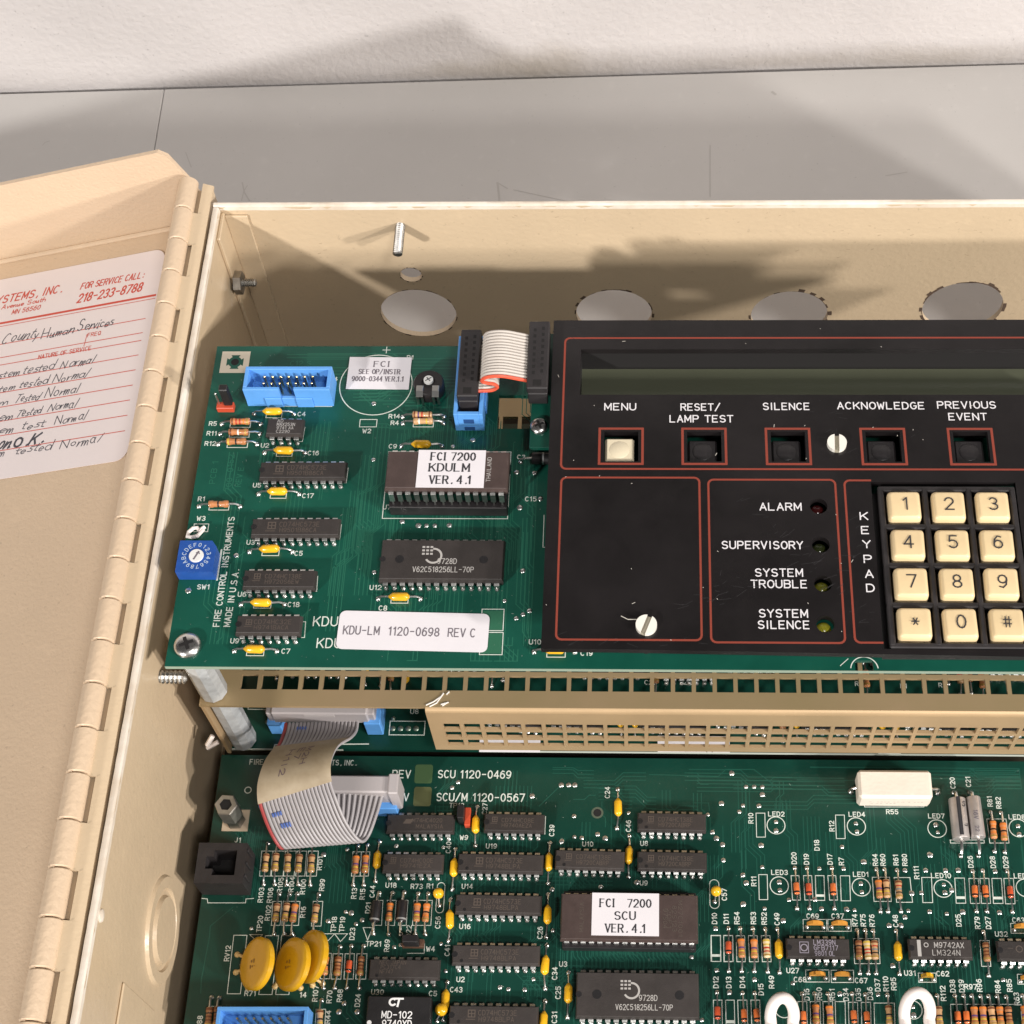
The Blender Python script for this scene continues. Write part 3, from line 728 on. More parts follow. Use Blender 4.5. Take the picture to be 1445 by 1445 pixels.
a = on_door(123, 472, LZ); mb.stroke([a, (a[0] - 0.3, a[1] - 5)], 0.25, Z1)
mb.build('printed_rules', INK_R, lab, DO, R=RD)
mb = MB()
def dtext(s, u0, v0, u1, v1, h, shear=0.2):
    a = on_door(u0, v0, LZ); b2 = on_door(u1, v1, LZ)
    sans(mb, s, (a[0] + b2[0]) / 2, (a[1] + b2[1]) / 2, abs(b2[0] - a[0]), Z1, h, 0, shear)
dtext('SYSTEMS, INC.', -12, 423, 87, 410, 3.3); dtext('FOR SERVICE CALL:', 115, 405, 203, 387, 2.6); dtext('218-233-8788', 111, 421, 201, 405, 3.6)
dtext('Avenue South', 4, 431, 63, 425, 1.9); dtext('MN 56560', 18, 440, 57, 434, 1.9); dtext('NATURE OF SERVICE', 55, 502, 128, 493, 1.7, 0.0); dtext('FREQ', 124, 473, 142, 470, 1.6, 0.0)
mb.build('printed_lettering', INK_R, lab, DO, R=RD)
mb = MB()
def hand(s, u0, v0, u1, v1, h, wd, m=None):
    a = on_door(u0, v0, LZ); b2 = on_door(u1, v1, LZ)
    letters(m or mb, s, a[0], (a[1] + b2[1]) / 2, h, Z1, 0, wd * 0.8, width=b2[0] - a[0], align='l', shear=0.32, jitter=0.35)
hand('County', 6, 477, 55, 470, 4.2, 0.42); hand('Human', 62, 470, 104, 464, 4.2, 0.42); hand('Services', 112, 461, 160, 452, 4.2, 0.42)
for vv, w1, sz in ((520, 'tested', 0), (540, 'tested', 0), (561, 'Tested', 0), (581, 'Tested', 0), (599, 'test', 0), (632, 'tested', 0)):
    i_ = [520, 540, 561, 581, 599, 632].index(vv)
    sl = -0.165
    xs_ = [(0, 27, 34, 76, 88, 132), (0, 20, 29, 67, 77, 122), (0, 11, 22, 56, 66, 111), (0, 17, 24, 59, 70, 108), (0, 20, 32, 63, 80, 121), (0, 6, 24, 72, 88, 140)][i_]
    vy = vv + 8
    hand(['stem', 'tem', 'm', 'em', 'em', 'm'][i_], xs_[0], vy + 0, xs_[1], vy - 3, 3.2, 0.36)
    hand(w1, xs_[2], vy - 6, xs_[3], vy - 11, 3.3, 0.36)
    hand('Normal', xs_[4], vy - 14, xs_[5], vy - 21, 3.5, 0.36)
hand('on', 0, 626, 14, 624, 4.4, 0.8); hand('O.K.', 23, 623, 62, 616, 4.2, 0.95)
mb.build('handwriting', PEN, lab, DO, R=RD)

# ================================================================ perforated bracket
BZ = 41.5; BY = 199.0
brk = thing('chassis_bracket', 'tan perforated metal bracket spanning the gap between the two green boards', 'bracket', (0, BY, BZ))
P0 = 6.38
hx0 = at(352, 962, BZ).x; hy0 = at(352, 962, BZ).y
xs = [-137.6]; xc = hx0; kinds = []
while xc < 140:
    xs += [xc - 2.55, xc + 2.55]; xc += P0
xs.append(160.0)
ys = [BY]
yc = hy0
for r in range(5):
    ys += [yc - 2.5, yc + 2.5]; yc += P0
yc = at(725, 597, BZ).y
ys += [yc - 2.6, yc + 2.6, at(725, 553, BZ).y]
plate(MB(), xs, ys, lambda i, j: 0 if (i % 2 == 1 and j % 2 == 1) else 1, 1.2).build('perforated_top', DICHRO, brk, (0, 0, BZ))
# front flange with three rows of square holes
FX = -67.8
xs2 = [FX]; xc = on_y(626, 1017, BY).x + 2.4
while xc < 150: xs2 += [xc - 2.6, xc + 2.6]; xc += P0
xs2.append(160.0)
zs = [10.6]
for zc in (16.6, 23.0, 29.4): zs += [zc - 2.4, zc + 2.4]
zs += [BZ - 1.6]
ff = plate(MB(), xs2, zs, lambda i, j: 0 if (i % 2 == 1 and j % 2 == 1) else 1, 1.1, lambda x, y, z: (x, BY - 1.3 - z, y))
ff.build('perforated_front', DICHRO2, brk)
mb = MB(); pr = [(0.0, -0.02), (-0.7, -0.25), (-1.25, -0.9), (-1.3, -1.7)]
v = []; f = []
for x in (FX, 160.0):
    v += [(x, BY + a, BZ + b_) for a, b_ in pr] + [(x, BY + a + 0.9, BZ + b_ - 0.6) for a, b_ in pr]
n = 8
f = [(i, i + 1, n + i + 1, n + i) for i in range(3)] + [(4 + i, n + 4 + i, n + 5 + i, 5 + i) for i in range(3)] + [(0, 4, 5, 1), (1, 5, 6, 2), (2, 6, 7, 3)]
mb.add(v, f).build('front_bend', DICHRO2, brk, smooth=True)
MB().box(-137.6, BY + 0.2, 2, -136.3, 245, BZ - 1.3, 0.2).build('side_leg', DICHRO2, brk)
# pale scuff of fibres on the bracket
mb = MB()
for pts in (((601, 995), (612, 990), (622, 983)), ((606, 997), (616, 992), (626, 978)), ((624, 996), (630, 992)), ((630, 980), (634, 976)), ((622, 994), (633, 991))):
    mb.tube([tuple(at(u, v_, BZ + 0.25)) for u, v_ in pts], 0.22, 5)
mb.build('fibre_scraps', pm('white_fibre', (0.75, 0.72, 0.68), 0.6), brk, kind='stuff')
# milky hex standoffs
def standoff(name, x, y, z0, z1, r, m, par, screw=False):
    mbb = MB(); mbb.lathe([(0, r * 0.9), (0.6, r), (z1 - z0 - 0.6, r), (z1 - z0, r * 0.9)], (0, 0, 0), (0, 0, 1), 10)
    return mbb.build(name, m, par, (x, y, z0), rz=0.3)
SX, SY = -133.6, 204.0
standoff('nylon_standoff', SX, SY, BZ, 71.0, 4.4, NYLON, brk)
standoff('nylon_standoff', SX + 0.3, SY + 1, 0.2, BZ - 1.3, 4.4, NYLON, brk)

# ================================================================ component builders
def silk_line(mb, pts, z, wd=0.22): mb.stroke([(p.x, p.y) for p in pts], wd, z)
BODY = {}
JT = random.Random(12)
def lead_path(a, c, z, h, inset):
    """from a pad up and over to the body end"""
    d = (c - a); L = d.length; d = d / L
    return [(a.x, a.y, z), (a.x + d.x * 0.35, a.y + d.y * 0.35, z + h * 0.75), (a.x + d.x * 1.3, a.y + d.y * 1.3, z + h), (c.x, c.y, z + h)]
def axial(par, kind, p0, p1, z, L, r, mat, bands='', h=None, pos=0.5, leadr=0.32, name='resistor', solder=True, tilt=0.0):
    """a component lying between two pads; p0, p1 points on the board"""
    a = Vector((p0[0], p0[1])); b2 = Vector((p1[0], p1[1]))
    d = (b2 - a); D = d.length; d.normalize()
    pos += JT.uniform(-0.018, 0.018); L0 = Vector((-d.y, d.x)) * JT.uniform(-0.16, 0.16)
    h = r + 0.35 if h is None else h
    c0 = a + d * (D * pos - L / 2) + L0; sw_ = JT.uniform(-0.045, 0.045)
    ang = math.atan2(d.y, d.x) + sw_
    c1 = c0 + Vector((math.cos(ang), math.sin(ang))) * L
    key = (kind, round(L, 2), round(r, 2), mat.name)
    if key not in BODY:
        m = MB()
        if kind == 'res':
            pr = [(0, r * 0.45), (0.12, r * 0.86), (0.5, r), (1.3, r * 1.0), (1.75, r * 0.84), (L - 1.75, r * 0.84), (L - 1.3, r), (L - 0.5, r), (L - 0.12, r * 0.86), (L, r * 0.45)]
        elif kind == 'cap':
            pr = [(0, r * 0.22), (0.35, r * 0.42), (1.15, r * 0.9), (1.5, r), (L - 1.1, r), (L - 0.75, r * 0.9), (L - 0.2, r * 0.45), (L, r * 0.25)]
        elif kind == 'can':
            pr = [(0, r * 0.6), (0.1, r * 0.96), (0.35, r), (L - 0.35, r), (L - 0.1, r * 0.96), (L, r * 0.6)]
        else:
            pr = [(0, r * 0.35), (0.18, r * 0.8), (0.45, r), (L - 0.45, r), (L - 0.18, r * 0.8), (L, r * 0.35)]
        m.lathe(pr, (0, 0, 0), (1, 0, 0), 14)
        me = m.mesh(name, mat); shade(me, 60); BODY[key] = me
    o = put(name, BODY[key], par, (c0.x, c0.y, z + h), rz=ang)
    # leads
    m = MB()
    m.tube(lead_path(a, c0, z, h, 0), leadr, 6); m.tube(lead_path(b2, c1, z, h, 0), leadr, 6)
    if solder:
        m.blob(a.x, a.y, z, 0.85, 0.75); m.blob(b2.x, b2.y, z, 0.85, 0.75)
    m.build('lead', TIN, o, smooth=True)
    n = len(bands)
    for k, ch in enumerate(bands):
        if ch == ' ': continue
        t = 0.75 + (L - 1.5) * k / max(1, n - 1)
        key = ('band', round(L, 2), round(r, 2), k, n, kind)
        w_ = 0.5 if kind == 'res' else 0.55
        rr = r * (1.0 if (t < 1.45 or t > L - 1.45) else 0.84) if kind == 'res' else r
        if key + (ch,) not in BODY:
            me = MB().lathe([(t - w_ / 2, rr * 1.015), (t + w_ / 2, rr * 1.015)], (0, 0, 0), (1, 0, 0), 14, cap=False).mesh('band', BAND[ch]); shade(me)
            BODY[key + (ch,)] = me
        put('band', BODY[key + (ch,)], o, (c0.x, c0.y, z + h), rz=ang)
    return o
CHIPM = {}
CI = {}
def pin_mesh(up, drop=1.75):
    k = ('pin', up, drop)
    if k not in CHIPM:
        m = MB()
        # local: y = 0 at the row, body towards +y; z = 0 board
        m.box(-0.76, -0.16, 2.35 - drop + up, 0.76, 0.14, 2.35 + up, 0.08)
        m.add([(-0.76, -0.16, 2.3 + up), (0.76, -0.16, 2.3 + up), (0.76, 0.6, 2.62 + up), (-0.76, 0.6, 2.62 + up), (-0.68, 0.1, 2.1 + up), (0.68, 0.1, 2.1 + up), (0.68, 0.55, 2.38 + up), (-0.68, 0.55, 2.38 + up)],
              [(0, 1, 2, 3), (4, 7, 6, 5), (0, 3, 7, 4), (1, 5, 6, 2), (2, 6, 7, 3)])
        m.box(-0.68, 0.5, 2.38 + up, 0.68, 1.1, 2.62 + up)
        m.box(-0.27, -0.12, max(-0.2, up - 4.5), 0.27, 0.12, 2.36 - drop + up)
        if up == 0: m.blob(0, -0.1, 0, 0.78, 0.7, 7)
        CHIPM[k] = m.mesh('pin', PIN)
    return CHIPM[k]
def dip(par, pins, a, b2, z, wide=7.62, mat=EPOXY, marks=(), mk=MARK, up=0.0, name='chip', blen=None, notch='l', dots=(), body_h=3.3, socket=False, bw=None, drop=1.75, sock=None, logo=None):
    """dual in-line chip from its first and last near-row pins"""
    a = Vector((a.x, a.y)); b2 = Vector((b2.x, b2.y))
    d = (b2 - a).normalized(); ang = math.atan2(d.y, d.x) + JT.uniform(-0.006, 0.006); d = Vector((math.cos(ang), math.sin(ang)))
    n = pins // 2; ctr = (a + b2) / 2
    nrm = Vector((-d.y, d.x)); ctr = ctr + nrm * (wide / 2)
    L = blen or (n - 1) * 2.54 + 4.0; Wd = wide - 1.45
    hx, hy = L / 2, Wd / 2
    z0 = 0.6 + up
    m = MB(); H = body_h; mid = z0 + (2.5 + 0.0 - 0.6)
    if bw: hy = bw / 2
    sk = up if sock is None else sock
    tp = 0.35
    lv = [(z0, 0.35), (z0 + 1.7, 0.0), (z0 + 2.0, 0.0), (z0 + H - 0.12, tp), (z0 + H, tp + 0.14)]
    v = []; f = []
    for zz, ins in lv:
        v += [(-hx + ins, -hy + ins, zz), (hx - ins, -hy + ins, zz), (hx - ins, hy - ins, zz), (-hx + ins, hy - ins, zz)]
    for j in range(len(lv) - 1):
        for k in range(4): f.append((j * 4 + k, j * 4 + (k + 1) % 4, (j + 1) * 4 + (k + 1) % 4, (j + 1) * 4 + k))
    f += [(0, 3, 2, 1), tuple((len(lv) - 1) * 4 + k for k in range(4))]
    m.add(v, f)
    o = m.build(name, mat, par, (ctr.x, ctr.y, z), rz=ang)
    zt = z0 + H
    pm_ = pin_mesh(up, drop)
    for k in range(n):
        X = -(n - 1) * 1.27 + k * 2.54
        q = ctr + d * X
        for s_ in (-1, 1):
            w_ = q + nrm * (s_ * wide / 2)
            put('pin', pm_, o, (w_.x, w_.y, z), rz=ang + (0 if s_ < 0 else math.pi))
    if notch:
        mn = MB(); xx = -hx + tp if notch == 'l' else hx - tp
        mn.lathe([(0, 0.9), (0.05, 0.9)], (xx + 0.5, 0, zt), (0, 0, 1), 14)
        mn.build('notch', EPOXY_BLK, o, (ctr.x, ctr.y, z), rz=ang)
    for (dx, dy, r) in dots:
        MB().lathe([(0, r), (0.04, r)], (dx, dy, zt), (0, 0, 1), 16).build('dimple', EPOXY_BLK, o, (ctr.x, ctr.y, z), rz=ang)
    if marks:
        mt = MB()
        for s_, x, y, h, wdt in marks: letters(mt, s_, x, y, h, zt + 0.03, 0, h * 0.13, width=wdt)
        if logo: logo(mt, zt + 0.03)
        mt.build('marking', mk, o, (ctr.x, ctr.y, z), rz=ang)
    if socket:
        ms = MB()
        ms.box(-hx + 0.6, -wide / 2 - 1.2, 0.3, hx - 0.6, -wide / 2 + 1.6, sk + 0.9, 0.2)
        ms.box(-hx + 0.6, wide / 2 - 1.6, 0.3, hx - 0.6, wide / 2 + 1.2, sk + 0.9, 0.2)
        ms.box(-hx + 0.8, -wide / 2 + 1.6, 0.3, -hx + 3, wide / 2 - 1.6, sk + 0.3)
        ms.box(hx - 3, -wide / 2 + 1.6, 0.3, hx - 0.8, wide / 2 - 1.6, sk + 0.3)
        so = ms.build('socket', BLACK, o, (ctr.x, ctr.y, z), rz=ang)
    CI[o.name] = (ctr.x, ctr.y, zt + z, ang)
    return o
def sq_logo(x, y, s):
    def f(mt, z):
        mt.rect(x - s / 2, y - s / 2, x + s / 2, y + s / 2, s * 0.16, z)
        mt.stroke([(x, y - s / 2), (x, y + s / 2)], s * 0.14, z + .003); mt.stroke([(x - s / 2, y), (x + s / 2, y)], s * 0.14, z + .003)
        mt.stroke([(x - s * 0.8, y - s * 0.85), (x + s * 0.5, y - s * 0.85)], s * 0.12, z)
    return f
def d_logo(x, y, s):
    def f(mt, z):
        mt.ring(x, y, z, s * 0.43, s * 0.56, 24, math.radians(-150), math.radians(95))
        for i in range(3):
            for j in range(3): mt.box(x - s * 0.72 + i * s * 0.25, y + s * 0.55 - j * s * 0.24, z - 0.01, x - s * 0.55 + i * s * 0.25, y + s * 0.68 - j * s * 0.24, z)
    return f
def std_marks(l1, l2, sc=1.0, x=1.2):
    return [(l1, x, 0.8 * sc, 1.45 * sc, 11.5 * sc), (l2, x - 0.3, -1.1 * sc, 1.35 * sc, 10.5 * sc)]
def header(par, p, along, n2, z, name='box_header', key=True, pins=True):
    """shrouded pin header; p = middle of its near long side at board level, along = its direction"""
    ang = math.atan2(along.y, along.x)
    L = n2 * 2.54 + 9.6; Wd = 9.0; H = 9.2; t = 1.15
    m = MB()
    m.box(-L / 2, 0, 0.2, L / 2, Wd, 2.4)
    m.box(-L / 2, Wd - t, 2.4, L / 2, Wd, H, 0.12)
    m.box(-L / 2, t, 2.4, -L / 2 + t, Wd - t, H, 0.12); m.box(L / 2 - t, t, 2.4, L / 2, Wd - t, H, 0.12)
    m.box(-L / 2, 0, 2.4, -2.3, t, H, 0.12); m.box(2.3, 0, 2.4, L / 2, t, H, 0.12)
    m.box(-2.3, 0, 2.4, 2.3, t, 4.4, 0.1)
    m.box(-L / 2 + 6.2, -0.5, 0.2, -2.3, 0.02, 5.0, 0.12); m.box(2.3, -0.5, 0.2, L / 2 - 6.2, 0.02, 5.0, 0.12)
    o = m.build(name, BLUE, par, (p.x, p.y, z), rz=ang)
    if pins:
        key_ = 'hpin'
        if key_ not in CHIPM: CHIPM[key_] = MB().box(-0.32, -0.32, 2.4, 0.32, 0.32, 8.4, 0.15).mesh('contact_pin', GOLD)
        d = Vector((math.cos(ang), math.sin(ang))); nn = Vector((-d.y, d.x))
        for k in range(n2):
            for r_ in (0, 1):
                q = Vector((p.x, p.y)) + d * (-(n2 - 1) * 1.27 + k * 2.54) + nn * (Wd / 2 - 1.27 + r_ * 2.54)
                put('contact_pin', CHIPM[key_], o, (q.x, q.y, z), rz=ang)
    return o
def vias(par, pts, z, r=0.55, name='vias'):
    m = MB()
    for p in pts: m.blob(p.x, p.y, z, r * random.uniform(0.8, 1.15), 0.28)
    return m.build(name, SOLDER, par, smooth=True, kind='stuff')
def screw_head(par, x, y, z, r, m=STEEL, name='pan_screw', rot=0.4):
    mb = MB(); pr = [(0, r * 0.97), (r * 0.16, r), (r * 0.36, r * 0.9), (r * 0.5, r * 0.62), (r * 0.54, r * 0.1)]
    mb.lathe(pr, (0, 0, 0), (0, 0, 1), 24)
    o = mb.build(name, m, par, (x, y, z), smooth=True)
    mb = MB()
    for a in (0, math.pi / 2):
        c, s_ = math.cos(a + rot), math.sin(a + rot); L, w_ = r * 0.52, r * 0.13
        mb.prism([(-c * L + s_ * w_, -s_ * L - c * w_), (c * L + s_ * w_, s_ * L - c * w_), (c * L - s_ * w_, s_ * L + c * w_), (-c * L - s_ * w_, -s_ * L + c * w_)], r * 0.3, r * 0.56 + 0.01 * (a > 0))
    mb.build('cross_recess', HOLE, o, (x, y, z))
    return o
def traces(par, mat, z, routes, wd=0.3, name='copper_traces'):
    m = MB()
    for r_ in routes: m.stroke(r_, wd, z)
    return m.build(name, mat, par, kind='stuff')
def random_routes(x0, y0, x1, y1, n, seed, vert=True, lo=8, hi=40):
    rg = random.Random(seed); out = []
    for _ in range(n):
        x, y = rg.uniform(x0, x1), rg.uniform(y0, y1)
        L = rg.uniform(lo, hi); j = rg.choice((-1, 1)) * rg.uniform(1, 4); bundle = rg.randint(1, 5)
        for b_ in range(bundle):
            o_ = b_ * 1.27
            if vert: P = [(x + o_, y), (x + o_, y - L * 0.5 + o_ * 0.4), (x + o_ + j, y - L * 0.5 - abs(j) + o_ * 0.4), (x + o_ + j, y - L)]
            else: P = [(x, y + o_), (x + L * 0.5, y + o_), (x + L * 0.5 + abs(j), y + o_ + j), (x + L, y + o_ + j)]
            out.append([(min(max(p[0], x0), x1), min(max(p[1], y0), y1)) for p in P])
    return out

# ================================================================ upper board
ZU = 72.7
ub = thing('circuit_board', 'green keypad circuit board with a yellowish capacitor by each chip, raised beside the black panel', 'circuit board', (-80, 255, ZU))
UX0, UX1, UY0, UY1 = -140.0, 150.0, 197.7, 312.0
c0 = at(704.5, 558, ZU); c1 = at(746, 605, ZU)
nx_ = at(1220, 945, ZU).x
xs = [UX0, c0.x, c1.x + 6, nx_ - 2.6, nx_ + 2.6, UX1]
ys = [UY0, UY0 + 3.2, c1.y, c0.y, UY1]
def ust(i, j):
    if i == 1 and j == 2: return 0
    if i == 3 and j == 0: return 0
    return 1
plate(MB(), xs, ys, ust, 1.6).build('board_panel', PCB_U, ub, (0, 0, ZU))
MB().box(UX0, UY0 - 0.12, -1.55, UX1, UY0 - 0.02, -0.05).build('board_edge', PCB_EDGE, ub, (0, 0, ZU))
ZS = ZU + 0.05
def U(reg, x, y, dz=0.0): return pt(reg, x, y, ZU + dz)
def ures(name_, reg, xa, xb, y, mat, bands, **k):
    return axial(ub, 'res', U(reg, xa, y), U(reg, xb, y), ZU, 6.2, 1.15, mat, bands, **k)
ures('R5', 'a', 400, 665, 572, RES_O, 'nrro g'.replace(' ', '')); ures('R11', 'a', 390, 660, 639, RES_O, 'n w g'); ures('R12', 'a', 375, 640, 709, RES_O, 'y k  '); ures('R1', 'a', 245, 525, 1132, RES_O, '  k  ')
ures('R14', 'b', 330, 610, 523, RES, 'nvr n'); ures('R4', 'b', 330, 605, 567, RES, ' w y ')
def ucap(reg, xa, xb, y): return axial(ub, 'cap', U(reg, xa, y), U(reg, xb, y), ZU, 6.3, 1.3, YEL, name='capacitor')
for a_ in (('a', 620, 890, 503), ('a', 690, 965, 767), ('a', 650, 925, 1048), ('c', 588, 880, 381), ('c', 530, 825, 738), ('c', 485, 775, 1055), ('b', 320, 595, 722), ('d', 162, 450, 700), ('d', 1222, 1500, 1060)): ucap(*a_)
# chips
dip(ub, 8, U('a', 745, 700), U('a', 920, 702), ZU, marks=[('AD', -1.6, 2.0, 1.0, 1.8), ('MAX253N', 0.3, 0.7, 1.1, 5.6), ('9741 AA', 0.2, -0.6, 1.0, 5.2), ('C2290', -0.3, -1.9, 1.0, 4.2)], mk=MARK_W, notch=None)
dip(ub, 20, U('a', 705, 998), U('a', 1210, 998), ZU, marks=std_marks('CD74HC573E', 'H9501B86CA', 1.05), logo=sq_logo(-7.2, 0.4, 2.2))
dip(ub, 20, U('a', 650, 1385), U('a', 1165, 1387), ZU, marks=std_marks('CD74HC573E', 'H9501B86CA', 1.05), logo=sq_logo(-7.2, 0.4, 2.2))
dip(ub, 16, U('c', 595, 678), U('c', 1000, 682), ZU, marks=std_marks('CD74HC138E', 'H9720S6EW', 0.95), logo=sq_logo(-6.6, 0.7, 1.7))
dip(ub, 14, U('c', 545, 990), U('c', 905, 992), ZU, marks=std_marks('CD74HC32E', 'H9741BACA', 0.95), logo=sq_logo(-5.8, 0.6, 1.6))
dip(ub, 28, U('d', 222, 628), U('d', 966, 632), ZU, 15.24, EPOXY, marks=[('9728D', 1.6, -0.6, 1.7, 5.6), ('V62C518256LL-70P', 0.6, -3.4, 1.7, 18)], mk=MARK_W, logo=d_logo(-2.6, 1.2, 4.8), dots=((-12.6, 0, 1.3), (12.4, 0, 1.3)), body_h=3.6)
q0 = at(554, 697, ZU + 11); q1 = at(704.5, 698, ZU + 11)
ep = dip(ub, 28, q0, q1, ZU, 15.24, CERAMIC, up=8.6, socket=True, notch=None, body_h=3.4, bw=13.4, drop=4.2, sock=4.2)
def sticker(par, cx, cy, z, x0, y0, x1, y1, ang, mat, lines, serif=True, rnd=0.0, ink=INK, name='paper_label'):
    """a label lying level; the corners relative to (cx, cy)"""
    m = MB()
    m.prism(rrect(x0, y0, x1, y1, rnd, 4) if rnd else [(x0, y0), (x1, y0), (x1, y1), (x0, y1)], 0, 0.12)
    o = m.build(name, mat, par, (cx, cy, z), rz=ang)
    m = MB()
    for s_, x, y, h, wd in lines:
        if serif: letters(m, s_, x, y, h, 0.15, 0, h * 0.13, width=wd, serif=True)
        else: sans(m, s_, x, y, wd, 0.16, h, wt=0.13)
    if o.parent and o.parent.parent:   # no fourth level: printing joins the label's own level
        m.build('printing', ink, o.parent, (cx, cy, z), rz=ang)
    else:
        m.build('printing', ink, o, (cx, cy, z), rz=ang)
    return o
cx, cy, cz, ca_ = CI[ep.name]
a1 = at(587, 682, cz); a2 = at(683, 682, cz); a3 = at(587, 636, cz)
sticker(ep, cx, cy, cz + 0.02, a1.x - cx, -6.3, a2.x - cx, 6.9, ca_, PAPER_W, [('FCI 7200', (a1.x + a2.x) / 2 - cx + 0.4, 4.6, 2.6, 13.3), ('KDULM', (a1.x + a2.x) / 2 - cx - 0.5, 0.7, 2.6, 12), ('VER. 4.1', (a1.x + a2.x) / 2 - cx, -3.6, 2.6, 12.2)])
m = MB(); letters(m, 'THAILAND', at(690, 660, cz).x - cx, 0.2, 1.2, 0.04, math.pi / 2, 0.16, width=8.5); m.build('marking', MARK_W, ep, (cx, cy, cz), rz=ca_)
# plain labels
p = at(535, 528, ZU); 
a1 = at(488.5, 550, ZU); a2 = at(577, 551, ZU); a3 = at(493, 505, ZU)
sticker(ub, p.x, p.y, ZU + 0.25, a1.x - p.x, a1.y - p.y, a2.x - p.x, a3.y - p.y, -0.01, PAPER_W, [('FCI', 0.6, 3.7, 2.0, 5.0), ('SEE OP/INSTR', 0.1, 0.7, 1.75, 13.2), ('9000-0344 VER.1.1', -0.2, -2.1, 1.75, 16.4)], ink=INK_G)
a1 = at(474, 918, ZU); a2 = at(688, 921, ZU); a3 = at(480, 864, ZU)
p = at(582, 892, ZU)
sticker(ub, p.x, p.y, ZU + 0.2, a1.x - p.x, a1.y - p.y, a2.x - p.x, a3.y - p.y, -0.02, PAPER_W, [('KDU-LM  1120-0698  REV C', -0.9, 0.0, 2.6, 38.6)], serif=False, rnd=1.8, ink=INK_G)
# box headers and the jumper header
fa = at(354, 573.5, ZU); fb = at(468, 573.5, ZU)
header(ub, (fa + fb) / 2, fb - fa, 7, ZU)
fa = at(641, 608, ZU); fb = at(684, 608, ZU)
mid = (fa + fb) / 2
HC = Vector((mid.x + 0.3, mid.y + 15.0))
m_ = Vector((HC.x + 4.5, HC.y, 0))
header(ub, Vector((HC.x + 4.5, HC.y, 0)), Vector((0, 1, 0)), 8, ZU)
# front cheek of that header shows a slot
m = MB().box(-1.6, -0.12, 0.5, 1.6, 0.05, 2.2); m.box(-1.6, -0.1, 4.2, 1.6, 0.05, 6.4)
m.build('header_slot', pm('blue_recess', (0.02, 0.07, 0.22), 0.5), ub, (HC.x, HC.y - 14.96, ZU))
p = U('a', 430, 495)
jh = MB().box(-2.7, 0, 0.2, 2.7, 2.6, 2.6, 0.2).build('jumper_header', REDP, ub, (p.x, p.y, ZU))
MB().box(-0.2, 0.9, 2.6, 2.4, 3.3, 11.2, 0.25).build('shunt', BLACK, jh, (p.x, p.y, ZU))
MB().box(-2.1, 1.3, 2.6, -1.5, 1.9, 8.6, 0.1).build('contact_pin', TIN, jh, (p.x, p.y, ZU))
# corner pad with hole
p = U('a', 490, 150)
cp = MB(); cp.prism([(-4.6, -4.2), (4.6, -4.2), (4.6, 4.2), (-4.6, 4.2)], 0, 0.09)
o = cp.build('mounting_pad', pm('tinned_pad', (0.62, 0.55, 0.44), 0.55, metal=0.3), ub, (p.x, p.y, ZU))
cp = MB()
for k in range(4):
    a = k * math.pi / 2
    pts = [(1.0, 0.45), (2.7, 1.5), (2.7, -1.5), (1.0, -0.45)]
    cp.flat([(x * math.cos(a) - y * math.sin(a), x * math.sin(a) + y * math.cos(a)) for x, y in pts], 0.11)
cp.ring(0, 0, 0.115, 1.2, 2.2, 20)
cp.build('thermal_relief', PCB_U, o, (p.x, p.y, ZU))
MB().disc(0, 0, 0.125, 1.3, 18).build('mounting_hole', HOLE, o, (p.x, p.y, ZU))
screw_head(ub, at(264, 910, ZU + 1).x, at(264, 910, ZU + 1).y, ZU + 0.02, 4.1)
# rotary switch
p0 = at(253, 818.5, ZU); p1 = at(305.5, 818.5, ZU)
sw_c = (p0 + p1) / 2
S2 = (p1.x - p0.x) / 2
m = MB(); m.prism([(-S2, 0), (S2, 0), (S2, 8.6), (S2 - 1.5, 10.6), (-S2, 10.6)], 0.2, 5.2)
sw = m.build('rotary_switch', BLUE_D, ub, (sw_c.x, sw_c.y, ZU))
m = MB().lathe([(0, 2.25), (0.35, 2.1)], (0, 5.4, 5.2), (0, 0, 1), 24)
m.build('dial', pm('white_dial', (0.72, 0.72, 0.70), 0.5), sw, (sw_c.x, sw_c.y, ZU), smooth=True)
m = MB().stroke([(-0.5, 4.2), (0.6, 6.6)], 0.55, 5.58); m.stroke([(0.0, 6.2), (0.65, 6.7), (0.95, 5.9)], 0.3, 5.58)
m.build('pointer', INK_G, sw, (sw_c.x, sw_c.y, ZU))
m = MB()
for k, ch in enumerate('0123456789ABCDEF'):
    a = math.radians(80 - k * 22.5)
    letters(m, ch, 3.75 * math.cos(a), 5.4 + 3.75 * math.sin(a), 1.15, 5.25, a - math.pi / 2, 0.2)
m.build('dial_lettering', pm('pale_blue_print', (0.42, 0.52, 0.66), 0.6), sw, (sw_c.x, sw_c.y, ZU))
# white wire link W3
pts = [U('a', x, y, 0.9) for x, y in ((285, 1268), (262, 1285), (250, 1300), (232, 1275), (205, 1278), (175, 1305), (165, 1335), (200, 1340), (235, 1330), (258, 1305), (275, 1285))]
MB().tube(pts, 0.62, 8).build('wire_link', WIREW, ub, smooth=True)
